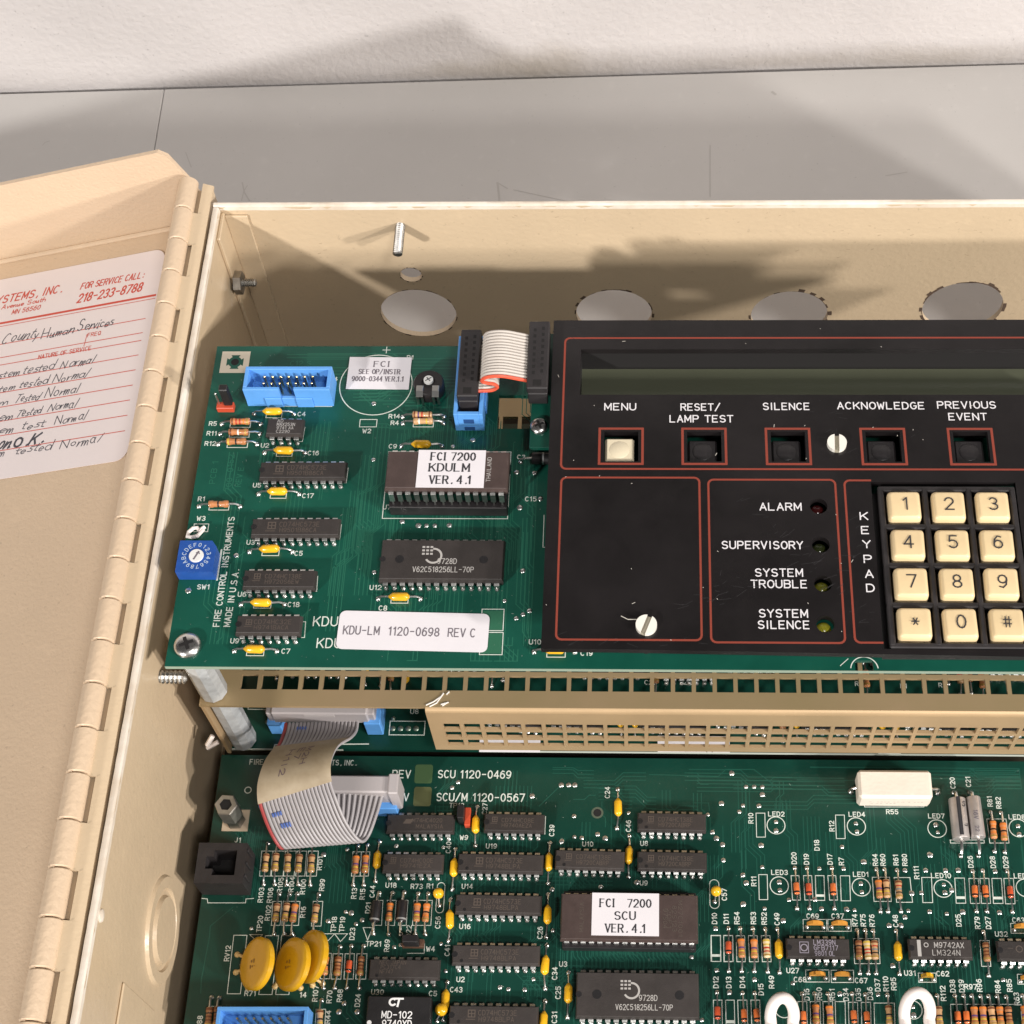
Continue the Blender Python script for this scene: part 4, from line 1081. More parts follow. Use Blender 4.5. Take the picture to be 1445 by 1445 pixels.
# trimmer potentiometer
p = at(607, 552, ZU)
m = MB().lathe([(0, 4.9), (3.6, 4.9), (4.2, 4.5), (4.2, 2.2), (3.6, 2.0), (3.6, 0.2)], (0, 0, 0.8), (0, 0, 1), 28)
tr = m.build('trimmer', BLACK, ub, (p.x, p.y, ZU), smooth=True)
MB().lathe([(0, 1.55), (0.8, 1.5), (0.9, 0.2)], (0, 0.8, 4.6), (0, 0, 1), 20).build('trimmer_knob', pm('white_knob', (0.7, 0.7, 0.68), 0.5), tr, (p.x, p.y, ZU))
m = MB().stroke([(-0.8, 0.3), (0.8, 1.4)], 0.35, 5.52); m.stroke([(-0.5, 1.4), (0.5, 0.2)], 0.28, 5.52); m.build('knob_slot', INK, tr, (p.x, p.y, ZU))
for s_ in (-1, 1):
    m = MB(); m.box(s_ * 2.5 - 1.1, -3.6, 5.0, s_ * 2.5 + 1.1, -1.4, 5.3, 0.1); m.box(s_ * 2.5 - 1.1, -5.4, 0.3, s_ * 2.5 - 0.4, -5.0, 4.6); m.box(s_ * 2.5 + 0.4, -5.4, 0.3, s_ * 2.5 + 1.1, -5.0, 4.6)
    m.add([(s_ * 2.5 - 1.1, -5.4, 4.5), (s_ * 2.5 + 1.1, -5.4, 4.5), (s_ * 2.5 + 1.1, -3.5, 5.3), (s_ * 2.5 - 1.1, -3.5, 5.3)], [(0, 1, 2, 3)])
    m.lathe([(0, 0.55), (0.04, 0.55)], (s_ * 2.5, -2.8, 5.32), (0, 0, 1), 12)
    m.build('trimmer_lug', TIN, tr, (p.x, p.y, ZU))
# black axial part half under the panel
p0 = U('b', 1130, 830); p1 = U('b', 1500, 830)
axial(ub, 'can', p0, p1, ZU, 7.0, 1.9, BLACK, ' s ', pos=0.42, name='diode', leadr=0.38)
vias(ub, [U('b', *q) for q in ((132, 430), (130, 812), (805, 678), (670, 722), (1103, 898), (1225, 902))] + [U('d', *q) for q in ((135, 518), (1145, 508), (1022, 712), (1190, 780), (1147, 804), (1100, 830), (325, 172), (435, 200), (490, 200), (547, 200), (645, 198), (1125, 78), (1265, 18))]
     + [U('c', 498, 402), U('c', 172, 642), U('c', 1438, 518)], ZU, 0.85)
# silkscreen
m = MB(); TH = 1.45
for s_, reg, x, y in (('C4', 'a', 942, 503), ('R5', 'a', 340, 568), ('R11', 'a', 332, 634), ('R12', 'a', 322, 703), ('U2', 'a', 693, 716), ('C16', 'a', 1022, 768), ('U5', 'a', 640, 987), ('C17', 'a', 985, 1058), ('R1', 'a', 262, 1080), ('W3', 'a', 260, 1212),
                      ('U3', 'c', 597, 315), ('C5', 'c', 922, 390), ('U6', 'c', 538, 668), ('C18', 'c', 888, 738), ('U9', 'c', 488, 985), ('C7', 'c', 835, 1055), ('SW1', 'c', 275, 618), ('W2', 'b', 85, 618), ('R14', 'b', 272, 518), ('R4', 'b', 275, 563), ('C9', 'b', 262, 722),
                      ('U7', 'b', 222, 1135), ('U12', 'd', 145, 622), ('C8', 'd', 195, 762), ('C15', 'b', 1200, 1080), ('U10', 'd', 1228, 992), ('R1', 'b', 380, 118), ('C3', 'b', 1135, 795), ('C19', 'g', 280, 1122), ('J4', 'a', 1160, 265)):
    p = U(reg, x, y); letters(m, s_, p.x, p.y, TH, ZS, 0, 0.27)
for s_, reg, x, y, h, wd in (('KDU', 'c', 1105, 852, 2.9, 7.0), ('KDU', 'c', 1130, 1000, 2.9, 7.0)):
    p = U(reg, x, y); letters(m, s_, p.x, p.y, h, ZS, 0, 0.36, width=wd)
a1 = at(305, 884, ZU); a2 = at(327, 730, ZU); p = (a1 + a2) / 2
letters(m, 'FIRE CONTROL INSTRUMENTS', p.x, p.y, 1.75, ZS, math.atan2(a2.y - a1.y, a2.x - a1.x), 0.3, width=(a2 - a1).length)
a1 = at(320, 884, ZU); a2 = at(333, 805, ZU); p = (a1 + a2) / 2
letters(m, 'MADE IN U.S.A.', p.x, p.y, 1.75, ZS, math.atan2(a2.y - a1.y, a2.x - a1.x), 0.3, width=(a2 - a1).length)
p = at(530.5, 543, ZU); m.ring(p.x, p.y, ZS, 11.45, 11.75, 48)
p = at(545.5, 494, ZU); m.stroke([(p.x - 1.2, p.y), (p.x + 1.2, p.y)], 0.25, ZS); m.stroke([(p.x, p.y - 1.2), (p.x, p.y + 1.2)], 0.25, ZS)
def usq(reg, x0, y0, x1, y1, wd=0.25):
    a, b_ = U(reg, x0, y1), U(reg, x1, y0); m.rect(a.x, a.y, b_.x, b_.y, wd, ZS)
for q in (('b', 35, 540, 155, 590), ('b', 190, 760, 1065, 1212), ('d', 860, 770, 1018, 915), ('d', 850, 928, 1012, 1078), ('a', 205, 1250, 312, 1302), ('a', 700, 480, 812, 528), ('a', 770, 745, 882, 790), ('a', 728, 1025, 842, 1075), ('a', 455, 550, 598, 593), ('a', 450, 620, 590, 660),
          ('a', 435, 690, 578, 730), ('a', 312, 1110, 452, 1155), ('c', 672, 360, 792, 405), ('c', 615, 715, 738, 762), ('c', 567, 1032, 690, 1085), ('d', 248, 680, 368, 728), ('b', 400, 540, 540, 590), ('d', 1308, 1035, 1435, 1095), ('c', 370, 365, 395, 572)): usq(*q)
for reg, pts in (('a', ((940, 592), (965, 592), (948, 690), (928, 690))), ('a', ((1245, 870), (1260, 870), (1245, 970), (1230, 970))), ('c', ((1195, 195), (1213, 195), (1200, 297), (1185, 297))), ('c', ((1030, 545), (1052, 545), (1045, 648), (1022, 648))),
                 ('c', ((950, 855), (970, 855), (962, 962), (940, 962))), ('d', ((1290, 130), (1282, 348), (1308, 350))), ('h', ((375, 1195), (420, 1155))), ('a', ((585, 440), (800, 450), (1148, 452), (1162, 330)))):
    silk_line(m, [U(reg, *q) for q in pts], ZS, 0.22)
m.ring(nx_, UY0 + 0.4, ZS, 3.75, 4.05, 20, math.radians(5), math.radians(175))
m.build('silkscreen', SILK, ub, kind='stuff')
m = MB()
p = U('a', 935, 158); letters(m, 'C12 S', p.x, p.y, 1.7, ZS, 0, 0.3)
for s_, x, y, L in (('PCB 1', 345, 900, 150), ('700-0152', 455, 905, 250), ('REV E', 520, 930, 130)):
    a = U('a', x - 12, y + L / 2); b_ = U('a', x + 12, y - L / 2); p = (a + b_) / 2
    letters(m, s_, p.x, p.y, 1.7, ZS, math.atan2(b_.y - a.y, b_.x - a.x), 0.26, width=(b_ - a).length)
m.build('etched_lettering', TRACE_U, ub, kind='stuff')
rt = random_routes(-95, 200, -34, 300, 34, 5, True, 8, 45) + random_routes(-130, 290, -30, 309, 10, 9, False, 20, 60) + random_routes(-132, 205, -100, 300, 18, 4, True, 6, 30) + random_routes(-98, 280, -60, 296, 14, 21, False, 6, 20)
rt += random_routes(-98, 205, -34, 300, 30, 51, True, 10, 50)
traces(ub, TRACE_U, ZU + 0.015, rt, 0.28)
for (reg, x0, y0, x1, y1) in (('d', 868, 780, 1012, 910), ('d', 858, 935, 1005, 1070)):
    a, b_ = U(reg, x0, y1), U(reg, x1, y0); MB().flat([(a.x, a.y), (b_.x, a.y), (b_.x, b_.y), (a.x, b_.y)], ZU + 0.04).build('bare_patch', pm('paler_green', (0.03, 0.13, 0.075), 0.3), ub)

# ================================================================ black control panel
ZP = 88.0
cpn = thing('control_panel', 'black front panel with red outlines, display window, square buttons and cream numbered keypad', 'control panel', (40, 255, ZP))
XL, XR_, YT, YB = -29.7, 135.0, 310.7, 196.7
def PP(reg, x, y, dz=0.0): return pt(reg, x, y, ZP + dz)
# openings
lc0 = at(820, 493, ZP); lc1 = at(820, 557, ZP)
bt = []
for i, (u0, v0, u1, v1) in enumerate(((850, 606, 903, 653), (966, 607, 1022, 654), (1084, 606, 1141, 656), (1217, 606, 1277, 655), (1341, 605, 1401, 653))):
    a = at((u0 + u1) / 2, (v0 + v1) / 2, ZP); bt.append((a.x, a.y, 5.1, 5.6))
by = sum(b_[1] for b_ in bt) / 5
k0 = at(1277, 711, ZP + 2.0)
KX = [k0.x + 12.7 * i for i in range(3)]; KY = [k0.y - 12.7 * i for i in range(4)]
ka, kb, kc, kd = KX[0] - 9.0, KX[2] + 7.6, KY[3] - 7.5, KY[0] + 8.6
leds = [tuple(PP('h', x, y))[:2] for x, y in ((245, 265), (262, 490), (273, 717), (292, 953))]
lx = sum(l_[0] for l_ in leds) / 4
def opening(x, y):
    if lc1.y < y < lc0.y and x > lc0.x: return True
    if by - 5.3 < y < by + 5.3 and any(b_[0] - b_[2] < x < b_[0] + b_[2] for b_ in bt): return True
    return ka < x < kb and kc < y < kd
XCUT = sorted(set([lc0.x] + [v for b_ in bt for v in (b_[0] - b_[2], b_[0] + b_[2])] + [ka, kb]))
YCUT = sorted(set([lc1.y, lc0.y, by - 5.3, by + 5.3, kc, kd]))
fpm = MB()
yled = leds[0][1] + 4.5
for (xa_, xb_, ya_, yb_) in ((XL, XR_, yled, YT), (XL, lx - 4, YB, yled), (lx + 4, XR_, YB, yled)):
    gx = [xa_] + [v for v in XCUT if xa_ + .01 < v < xb_ - .01] + [xb_]; gy = [ya_] + [v for v in YCUT if ya_ + .01 < v < yb_ - .01] + [yb_]
    plate(fpm, gx, gy, lambda i, j: 0 if opening((gx[i] + gx[i + 1]) / 2, (gy[j] + gy[j + 1]) / 2) else 1, 2.2)
gy = sorted([YB, yled] + [v for l_ in leds for v in (l_[1] - 3.4, l_[1] + 3.4)])
def led_state(i, j):
    for l_ in leds:
        if gy[j] < l_[1] < gy[j + 1] and gy[j + 1] - gy[j] < 7: return (lx, l_[1], 2.55)
    return 1
plate(fpm, [lx - 4, lx + 4], gy, led_state, 2.2, n=24)
fpm.add([(XL + 20, YB, 0), (XL + 20, YB, -2.2), (XR_, YB - 2.0, -2.2), (XR_, YB - 2.0, 0), (XR_, YB, 0), (XR_, YB, -2.2)], [(0, 3, 4), (1, 5, 2), (0, 1, 2, 3), (3, 2, 5, 4)])
fpm.build('face_plate', PANEL, cpn, (0, 0, ZP))
# LCD well
MB().box(lc0.x - 4, lc1.y - 5, -12.0, 140, lc0.y + 2, -10.6).build('display_glass', LCD, cpn, (0, 0, ZP))
m = MB().box(lc0.x - 6, lc0.y + 0.05, -13, 140, lc0.y + 3, -2.3); m.box(lc0.x - 3, lc1.y - 4, -13, lc0.x - 0.05, lc0.y, -2.3); m.box(lc0.x - 3, lc1.y - 7, -13, 140, lc1.y - 0.05, -2.3)
m.build('display_bezel', HOLE, cpn, (0, 0, ZP))
# push buttons
for i, (x, y, hx, hy) in enumerate(bt):
    m = MB()
    hw = 4.35
    m.box(x - hw - 0.5, by - 5.0, -9, x + hw - 0.5, by + 3.6, -1.9 if i else -0.9, 0.6)
    o = m.build('push_button', KEYM if i == 0 else BLACK, cpn, (0, 0, ZP))
    m = MB().lathe([(0, 3.0), (0.12, 2.8)], (x - 0.5, by - 0.7, -1.88 if i else -0.88), (0, 0, 1), 20)
    m.build('finger_dish', KEYM if i == 0 else BLACK, o, (0, 0, ZP), smooth=True)
    if i:
        m = MB().box(x - 3.4 + (1.2 if i == 4 else 0), by + 3.9, -6, x + 0.2 + (1.5 if i > 2 else 0), by + 4.5, -4.6); m.build('button_contact', TIN, o, (0, 0, ZP))
# keypad
o = MB().box(ka + 0.6, kc + 0.6, -8, kb - 0.6, kd - 2.0, -3.2).build('keypad_frame', BLACK, cpn, (0, 0, ZP))
m = MB()
for x in [KX[0] - 6.35 + 12.7 * i for i in range(4)]: m.box(x - 0.85, kc + 1.0, -3.2, x + 0.85, kd - 2.2, 0.3, 0.35)
for y in [KY[0] + 6.35 - 12.7 * i for i in range(5)]: m.box(KX[0] - 7.2, y - 0.85, -3.1, KX[2] + 7.2, y + 0.85, 0.2, 0.35)
m.build('keypad_grid', BLACK_MATTE, o, (0, 0, ZP))
def key_mesh():
    m = MB(); lv = [(-3.0, 4.75), (0.8, 4.7), (1.5, 4.5), (2.0, 4.0), (2.05, 3.7)]; r = 1.1; v = []; f = []
    for z, hw in lv: v += [(x, y, z) for x, y in rrect(-hw, -hw, hw, hw, r * hw / 5, 3)]
    n = len(v) // len(lv)
    for j in range(len(lv) - 1):
        for k in range(n): f.append((j * n + k, j * n + (k + 1) % n, (j + 1) * n + (k + 1) % n, (j + 1) * n + k))
    f.append(tuple((len(lv) - 1) * n + k for k in range(n)))
    m.add(v, f); me = m.mesh('keypad_key', KEYC); shade(me, 50); return me
KM = key_mesh()
for j, row in enumerate(('123', '456', '789', '*0#')):
    for i, ch in enumerate(row):
        o = put('keypad_key', KM, cpn, (KX[i] + JT.uniform(-0.12, 0.12), KY[j] - 0.1 + JT.uniform(-0.12, 0.12), ZP + JT.uniform(-0.2, 0.1)), rz=JT.uniform(-0.015, 0.015))
        m = MB()
        if ch in '*#': letters(m, ch, 0, 0, 3.7, 2.1, 0, 0.34)
        else:
            letters(m, ch, 0, 0, 3.9, 2.1, 0, 0.42, width=2.5 if ch != '1' else 1.6)
        m.build('numeral', INK, o, (KX[i], KY[j], ZP + 0.12))
for (l_, mt) in zip(leds, (LEDR, LEDG, LEDO, LEDY)):
    MB().lathe([(0, 2.4), (3.5, 2.4), (4.6, 2.1), (5.4, 1.3), (5.7, 0.2)], (0, 0, 0), (0, 0, 1), 18).build('indicator_lamp', mt, cpn, (lx - 0.3, l_[1] - 0.2, ZP - 7.2), smooth=True)
# printed outlines
m = MB(); ZL = ZP + 0.03
def outline(x0, y0, x1, y1, r=1.6, wd=0.62, open_=''):
    P = rrect(x0, y0, x1, y1, r, 4) if r else [(x1, y1), (x0, y1), (x0, y0), (x1, y0)]
    m.stroke(P, wd, ZL, True)
A = lambda u, v: at(u, v, ZP)
t0 = A(797, 475); b0 = A(791, 659)
outline(t0.x + 0.2, A(1000, 662).y, 134, A(1000, 477).y)
outline(A(788, 800).x, A(880, 903).y, A(988.5, 790).x, A(890, 674).y)
outline(A(1001.5, 790).x, A(1100, 907).y, A(1186, 800).x, A(1090, 677).y)
x4 = A(1199.5, 800).x
m.stroke([(ka - 0.2, A(1215, 678).y)] + arc(x4 + 1.6, A(1215, 678).y - 1.6, 1.6, 1.6, 90, 180, 4) + arc(x4 + 1.6, A(1230, 907).y + 1.6, 1.6, 1.6, 180, 270, 4) + [(ka - 0.2, A(1230, 907).y)], 0.62, ZL)
for (x, y, hx, hy) in bt: outline(x - 6.5, by - 6.2, x + 6.4, by + 6.3, 0, 0.75)
m.build('red_outlines', PRED, cpn)
def plabel(s_, u0, u1, v, wd=None):
    a, b_ = A(u0, v), A(u1, v)
    m = MB(); sans(m, s_, (a.x + b_.x) / 2, a.y, b_.x - a.x, ZL, 2.35); m.build('lettering', PWHITE, cpn)
for s_, u0, u1, v in (('MENU', 853.5, 897, 574), ('RESET/', 961, 1016, 574.5), ('LAMP TEST', 945.5, 1034, 591), ('SILENCE', 1077, 1142, 573.5), ('ACKNOWLEDGE', 1182, 1304, 572.5), ('PREVIOUS', 1323, 1404.5, 571.5), ('EVENT', 1339, 1392, 588),
                      ('ALARM', 1072.5, 1130.5, 715), ('SUPERVISORY', 1019, 1132.5, 769), ('SYSTEM', 1066, 1132.5, 808), ('TROUBLE', 1060, 1138.5, 824), ('SYSTEM', 1071.5, 1139.5, 865.5), ('SILENCE', 1070, 1142, 881.5)): plabel(s_, u0, u1, v)
for k, (ch, x, y) in enumerate((('K', 512, 323), ('E', 520, 405), ('Y', 528, 487), ('P', 535, 573), ('A', 543, 660), ('D', 550, 742))):
    p = PP('h', x, y); m = MB(); sans(m, ch, p.x, p.y, 2.1, ZL, 2.35); m.build('lettering', PWHITE, cpn)
# white slotted nylon screws
for (u, v, r, rot) in ((1180.5, 627.5, 2.9, math.radians(88)), (912, 884, 3.0, math.radians(70))):
    p = A(u, v); c, s_ = math.cos(rot), math.sin(rot); m = MB()
    for sg in (-1, 1):
        poly = []
        a0 = math.asin(0.24)
        for k in range(11):
            a = a0 + (math.pi - 2 * a0) * k / 10
            x, y = r * math.cos(a), sg * r * math.sin(a)
            poly.append((x * c - y * s_, x * s_ + y * c))
        m.prism(poly if sg > 0 else poly[::-1], 0, 1.5)
    MB().lathe([(0, 1.3), (ZP - ZU - 2.3, 1.3)], (0, 0, 0), (0, 0, 1), 12).build('panel_spacer', BLACK, cpn, (p.x, p.y, ZU + 0.05))
    o = m.build('nylon_screw', NYLON_W, cpn, (p.x, p.y, ZP + 0.02))
    MB().lathe([(0, r * 0.98), (0.5, r * 0.98)], (0, 0, 0), (0, 0, 1), 20).build('screw_slot_floor', pm('slot_floor', (0.34, 0.31, 0.24), 0.6), o, (p.x, p.y, ZP + 0.02))
# the display's own board, its screw and plug stand just clear of the panel's left edge
MB().box(-36.2, 268, -1.6, -24, 311, 0, 0.1).build('display_board', PCB_U, cpn, (0, 0, ZU + 8))
p = at(761, 600, ZU + 9); screw_head(cpn, p.x, p.y, ZU + 8.05, 2.9, name='pan_screw')
# dust and scratches on the panel
m = MB(); rg = random.Random(5)
for _ in range(55):
    u, v = rg.uniform(770, 1440), rg.uniform(460, 912)
    p = A(u, v); L = rg.choice((0.15, 0.2, 0.3, 0.9)); a = rg.uniform(0, 3)
    if ka < p.x < kb and kc < p.y < kd or (p.x > lc0.x and lc1.y < p.y < lc0.y): continue
    m.stroke([(p.x, p.y), (p.x + L * math.cos(a), p.y + L * math.sin(a))], 0.16, ZL + 0.03)
m.build('dust', DUST, cpn, kind='stuff')
m = MB()
for (u0, v0, u1, v1, n_) in ((960, 850, 1220, 780, 90), (1150, 610, 1215, 650, 40), (1100, 560, 1440, 660, 40), (790, 460, 850, 560, 30), (1200, 740, 1260, 800, 40), (770, 900, 1000, 915, 40), (1050, 700, 1240, 900, 60)):
    for _ in range(n_ // 2):
        t_ = rg.random(); u, v = u0 + (u1 - u0) * t_ + rg.gauss(0, 12), v0 + (v1 - v0) * t_ + rg.gauss(0, 9)
        p = A(u, v); L = rg.uniform(0.4, 4); a = rg.gauss(0.3, 0.35)
        if ka < p.x + L < kb + 4 and kc < p.y < kd or p.x < XL + 1 or (p.x > lc0.x - 4 and lc1.y - 2 < p.y < lc0.y + 1) or p.y < YB + 1 or p.y > YT - 2 or abs(p.y - by) < 7.5 and any(abs(p.x + L / 2 - b_[0]) < 9 for b_ in bt): continue
        m.stroke([(p.x, p.y), (p.x + L * math.cos(a), p.y + L * math.sin(a))], 0.10, ZL + 0.02)
m.build('fine_scratches', pm('panel_scratch', (0.036, 0.034, 0.036), 0.5), cpn, kind='stuff')
m = MB().tube([tuple(PP('g', x, y, 0.9)) for x, y in ((480, 905), (520, 925), (570, 925), (610, 915))], 0.12, 4); m.build('hair', DUST, cpn)

# ================================================================ lower board
lb = thing('circuit_board', 'dark green main circuit board crowded with chips and resistors, below the tan bracket', 'circuit board', (0, 140, 0))
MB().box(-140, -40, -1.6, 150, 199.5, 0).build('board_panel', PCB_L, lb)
ZB = 0.05
def B(reg, x, y, dz=0.0): return pt(reg, x, y, dz)
CODES = {'tan': (RES, 'n kyg'), 'org': (RES_O, 'o vyg'), 'orn': (RES_O, 'ookog'), 'pal': (RES_C, 'yyrrg'), 'brn': (RES_B, 'nknng'), 'red': (RES, 'nrekg')}
def vres(reg, x0, y0, x1, y1, code):
    mt, bd = CODES[code]
    axial(lb, 'res', B(reg, x0, y0), B(reg, x1, y1), 0, 5.9, 1.08, mt, bd)
for q in ((620, 218, 588, 495, 'tan'), (685, 222, 664, 495, 'tan'), (768, 222, 745, 497, 'tan'), (848, 222, 825, 497, 'tan'), (930, 222, 905, 500, 'tan'), (695, 562, 660, 835, 'tan'), (765, 562, 730, 835, 'tan'), (818, 562, 782, 835, 'org'), (965, 565, 930, 835, 'tan'),
          (1018, 915, 995, 1200, 'orn'), (1108, 920, 1072, 1200, 'brn'), (1268, 915, 1240, 1200, 'brn'), (235, 1265, 205, 1540, 'brn'), (288, 1268, 262, 1540, 'brn'), (982, 1285, 972, 1560, 'tan'), (1230, 235, 1197, 500, 'org'), (1295, 228, 1268, 500, 'org')): vres('m', *q)
for q in ((260, 555, 235, 835, 'orn'), (435, 560, 415, 835, 'org'), (503, 560, 482, 835, 'orn')): vres('n', *q)
for q in ((1188, 395, 1215, 680, 'org'), (1243, 395, 1268, 680, 'tan'), (1328, 400, 1355, 680, 'red'), (262, 795, 272, 1085, 'org'), (348, 795, 358, 1085, 'org'), (432, 800, 450, 1090, 'pal'), (1057, 808, 1075, 1100, 'brn'), (1112, 808, 1133, 1100, 'pal'), (1165, 812, 1187, 1100, 'red'),
          (768, 1240, 785, 1540, 'org'), (858, 1240, 878, 1540, 'org'), (1262, 1248, 1280, 1545, 'tan')): vres('q', *q)
for q in ((735, 1215, 765, 1560, 'tan'), (1018, 1215, 1050, 1560, 'org'), (1090, 1220, 1120, 1560, 'org'), (1155, 1220, 1192, 1560, 'tan'), (1225, 1220, 1262, 1560, 'orn'), (1298, 1225, 1335, 1560, 'brn'), (1430, 1215, 1465, 1560, 'org'), (1113, 695, 1155, 1050, 'brn')): vres('r', *q)
for q in ((1165, 510, 1200, 835, 'orn'), (1252, 515, 1285, 840, 'orn')): vres('s', *q)
def diode(reg, x0, y0, x1, y1, mt=GLASS_ORG, pos=0.55):
    axial(lb, 'dio', B(reg, x0, y0), B(reg, x1, y1), 0, 3.9, 0.92, mt, '   k', name='diode', pos=pos, leadr=0.27)
diode('m', 1185, 915, 1155, 1200, GLASS_RED, 0.5)
for q in ((633, 385, 648, 660), (715, 385, 733, 660, GLASS_RED), (885, 385, 902, 660), (182, 795, 185, 1085, GLASS_RED, 0.48), (105, 1230, 118, 1530, GLASS_RED, 0.48), (278, 1235, 290, 1530), (360, 1235, 378, 1530), (683, 1240, 695, 1540), (1023, 1240, 1042, 1540), (1112, 1245, 1130, 1540)): diode('q', *q)
for q in ((1025, 200, 1057, 525), (1108, 195, 1143, 525), (1308, 200, 1350, 530, GLASS_RED), (880, 1215, 910, 1560), (952, 1215, 985, 1560), (675, 1215, 700, 1560)): diode('r', *q)
for q in ((170, 555, 130, 830), (340, 550, 317, 835)):
    axial(lb, 'can', B('n', *q[:2]), B('n', *q[2:]), 0, 6.6, 1.55, BLACK, '    s', name='diode', leadr=0.42)
def vcap(reg, x0, y0, x1, y1, L=6.2): axial(lb, 'cap', B(reg, x0, y0), B(reg, x1, y1), 0, L, 1.25, YEL, name='capacitor', leadr=0.25)
for q in (('m', 1378, 205, 1348, 475), ('n', 688, 258, 668, 530), ('n', 655, 600, 643, 880), ('n', 1330, 215, 1318, 490), ('n', 1318, 565, 1305, 855), ('n', 1310, 910, 1298, 1205), ('n', 1298, 1290, 1288, 1590), ('j', 740, 1005, 727, 1270), ('k', 345, 885, 340, 1150), ('o', 617, 165, 612, 445),
          ('o', 205, 1095, 197, 1400), ('q', 515, 800, 530, 1095), ('q', 1322, 812, 1345, 1105), ('n', 632, 1160, 606, 1420)): vcap(*q)
# chips
S1 = ('CD74HC573E', 'H9748BLPA')
dip(lb, 16, B('n', 265, 183), B('n', 640, 187), 0, marks=[('M74HC4020', 2.2, 0.9, 1.25, 9.5), ('MALAYSIA', 3.0, -1.1, 1.25, 8.5)], logo=lambda m, z: m.flat([(-5.6, -0.2), (-3.0, -0.2), (-2.2, 1.3), (-4.6, 1.3)], z))
dip(lb, 14, B('n', 240, 453), B('n', 565, 457), 0, marks=std_marks('CD74HC00E', 'H9741EZA', 0.9), logo=sq_logo(-6.2, 0.9, 1.5))
dip(lb, 14, B('n', 925, 177), B('n', 1250, 185), 0, marks=std_marks('CD74HC08E', 'H9740AEZA', 0.9), logo=sq_logo(-6.2, 0.9, 1.5))
dip(lb, 20, B('n', 750, 452), B('n', 1240, 460), 0, marks=std_marks(*S1), logo=sq_logo(-6.6, 0.5, 2.0), dots=((-10.4, -1.9, 0.5),))
dip(lb, 20, B('n', 735, 732), B('n', 1228, 740), 0, marks=std_marks(*S1), logo=sq_logo(-6.6, 0.5, 2.0), dots=((-10.4, -1.9, 0.5),))
dip(lb, 20, B('n', 712, 1077), B('n', 1218, 1085), 0, marks=std_marks(*S1), logo=sq_logo(-6.6, 0.5, 2.0), dots=((-10.4, -1.9, 0.5),))
a = B('n', 665, 1492); b_ = B('n', 1222, 1500)
dip(lb, 20, B('n', 692, 1492), B('n', 1206, 1500), 0, marks=std_marks(*S1), logo=sq_logo(-6.6, 0.5, 2.0), dots=((-10.4, -1.9, 0.5),))
dip(lb, 16, B('n', 148, 1175), B('n', 540, 1180), 0, marks=[('NEC JAPAN', -3.6, 1.9, 1.15, 8), ('PC317C4', -4.2, 0.5, 1.1, 6.0), ('NF747', -5.4, -0.9, 1.1, 4.0)], mk=MARK, notch=None, dots=((-8.2, -2.1, 0.5),))
dip(lb, 16, B('o', 155, 428), B('o', 540, 437), 0, marks=std_marks('CD74HC138E', 'H9720CABRP', 0.95), logo=sq_logo(-6.6, 0.8, 1.6), dots=((-8, -1.9, 0.5),))
dip(lb, 16, B('o', 712, 173), B('o', 1095, 180), 0, marks=std_marks('CD74HC138E', 'H9720CABRP', 0.95), logo=sq_logo(-6.6, 0.8, 1.6), dots=((-8, -1.9, 0.5),))
dip(lb, 16, B('o', 712, 438), B('o', 1100, 446), 0, marks=std_marks('CD74HC138E', 'H9720CABRP', 0.95), logo=sq_logo(-6.6, 0.8, 1.6), dots=((-8, -1.9, 0.5),))
dip(lb, 14, B('q', 615, 1032), B('q', 960, 1038), 0, marks=[('LM339N', 2.0, 1.7, 1.4, 6.5), ('GFB7117', 2.4, 0.0, 1.4, 7.2), ('9801 OL', 2.0, -1.7, 1.4, 6.0)], mk=pm('lilac_marking', (0.28, 0.25, 0.30), 0.6), logo=lambda m, z: (m.ring(-4.2, 0, z, 0.85, 1.15, 18), m.rect(-5.5, -1.6, -2.9, 1.7, 0.2, z)))
dip(lb, 14, B('r', 550, 955), B('r', 965, 962), 0, marks=[('M9742AX', 2.6, 1.0, 1.6, 8.8), ('LM324N', 1.6, -1.3, 1.6, 8.2)], mk=MARK_W, logo=lambda m, z: (m.flat([(-7.0, -2.5), (-5.9, -2.5), (-5.9, 2.5), (-7.0, 2.5)], z), m.ring(-4.3, 1.0, z, 0.5, 0.75, 14)))
dip(lb, 14, B('r', 1268, 972), B('r', 1690, 980), 0, marks=[('-', -5.6, 0.6, 1.2, 2.0)], mk=MARK, logo=lambda m, z: m.ring(-3.0, 0.4, z, 0.8, 1.1, 18))
dip(lb, 28, B('o', 295, 1440), B('o', 1050, 1448), 0, 15.24, marks=[('9728D', 3.2, -0.9, 1.6, 5.4), ('V62C518256LL-70P', 2.0, -3.7, 1.6, 17)], mk=MARK_W, logo=d_logo(-1.8, 1.2, 4.6), dots=((-12.2, 0, 1.4), (12.6, 0, 1.4)), body_h=3.6)
q0 = at(799.5, 1331, 4.5); q1 = at(976, 1333.5, 4.5)
ep = dip(lb, 32, q0, q1, 0, 15.24, CERAMIC, up=3.0, socket=True, notch=None, body_h=3.6, bw=14.7, drop=2.2)
cx, cy, cz, ca_ = CI[ep.name]
a1 = at(834.5, 1320, cz); a2 = at(930, 1322, cz); a3 = at(836, 1260, cz)
mx = (a1.x + a2.x) / 2 - cx
sticker(ep, cx, cy, cz + 0.02, a1.x - cx, a1.y - cy, a2.x - cx, a3.y - cy, ca_, PAPER_W, [('FCI   7200', mx, 4.2, 2.4, 15.6), ('SCU', mx - 0.1, 0.3, 2.4, 6.2), ('VER. 4.1', mx, -3.6, 2.4, 12)])
m = MB()
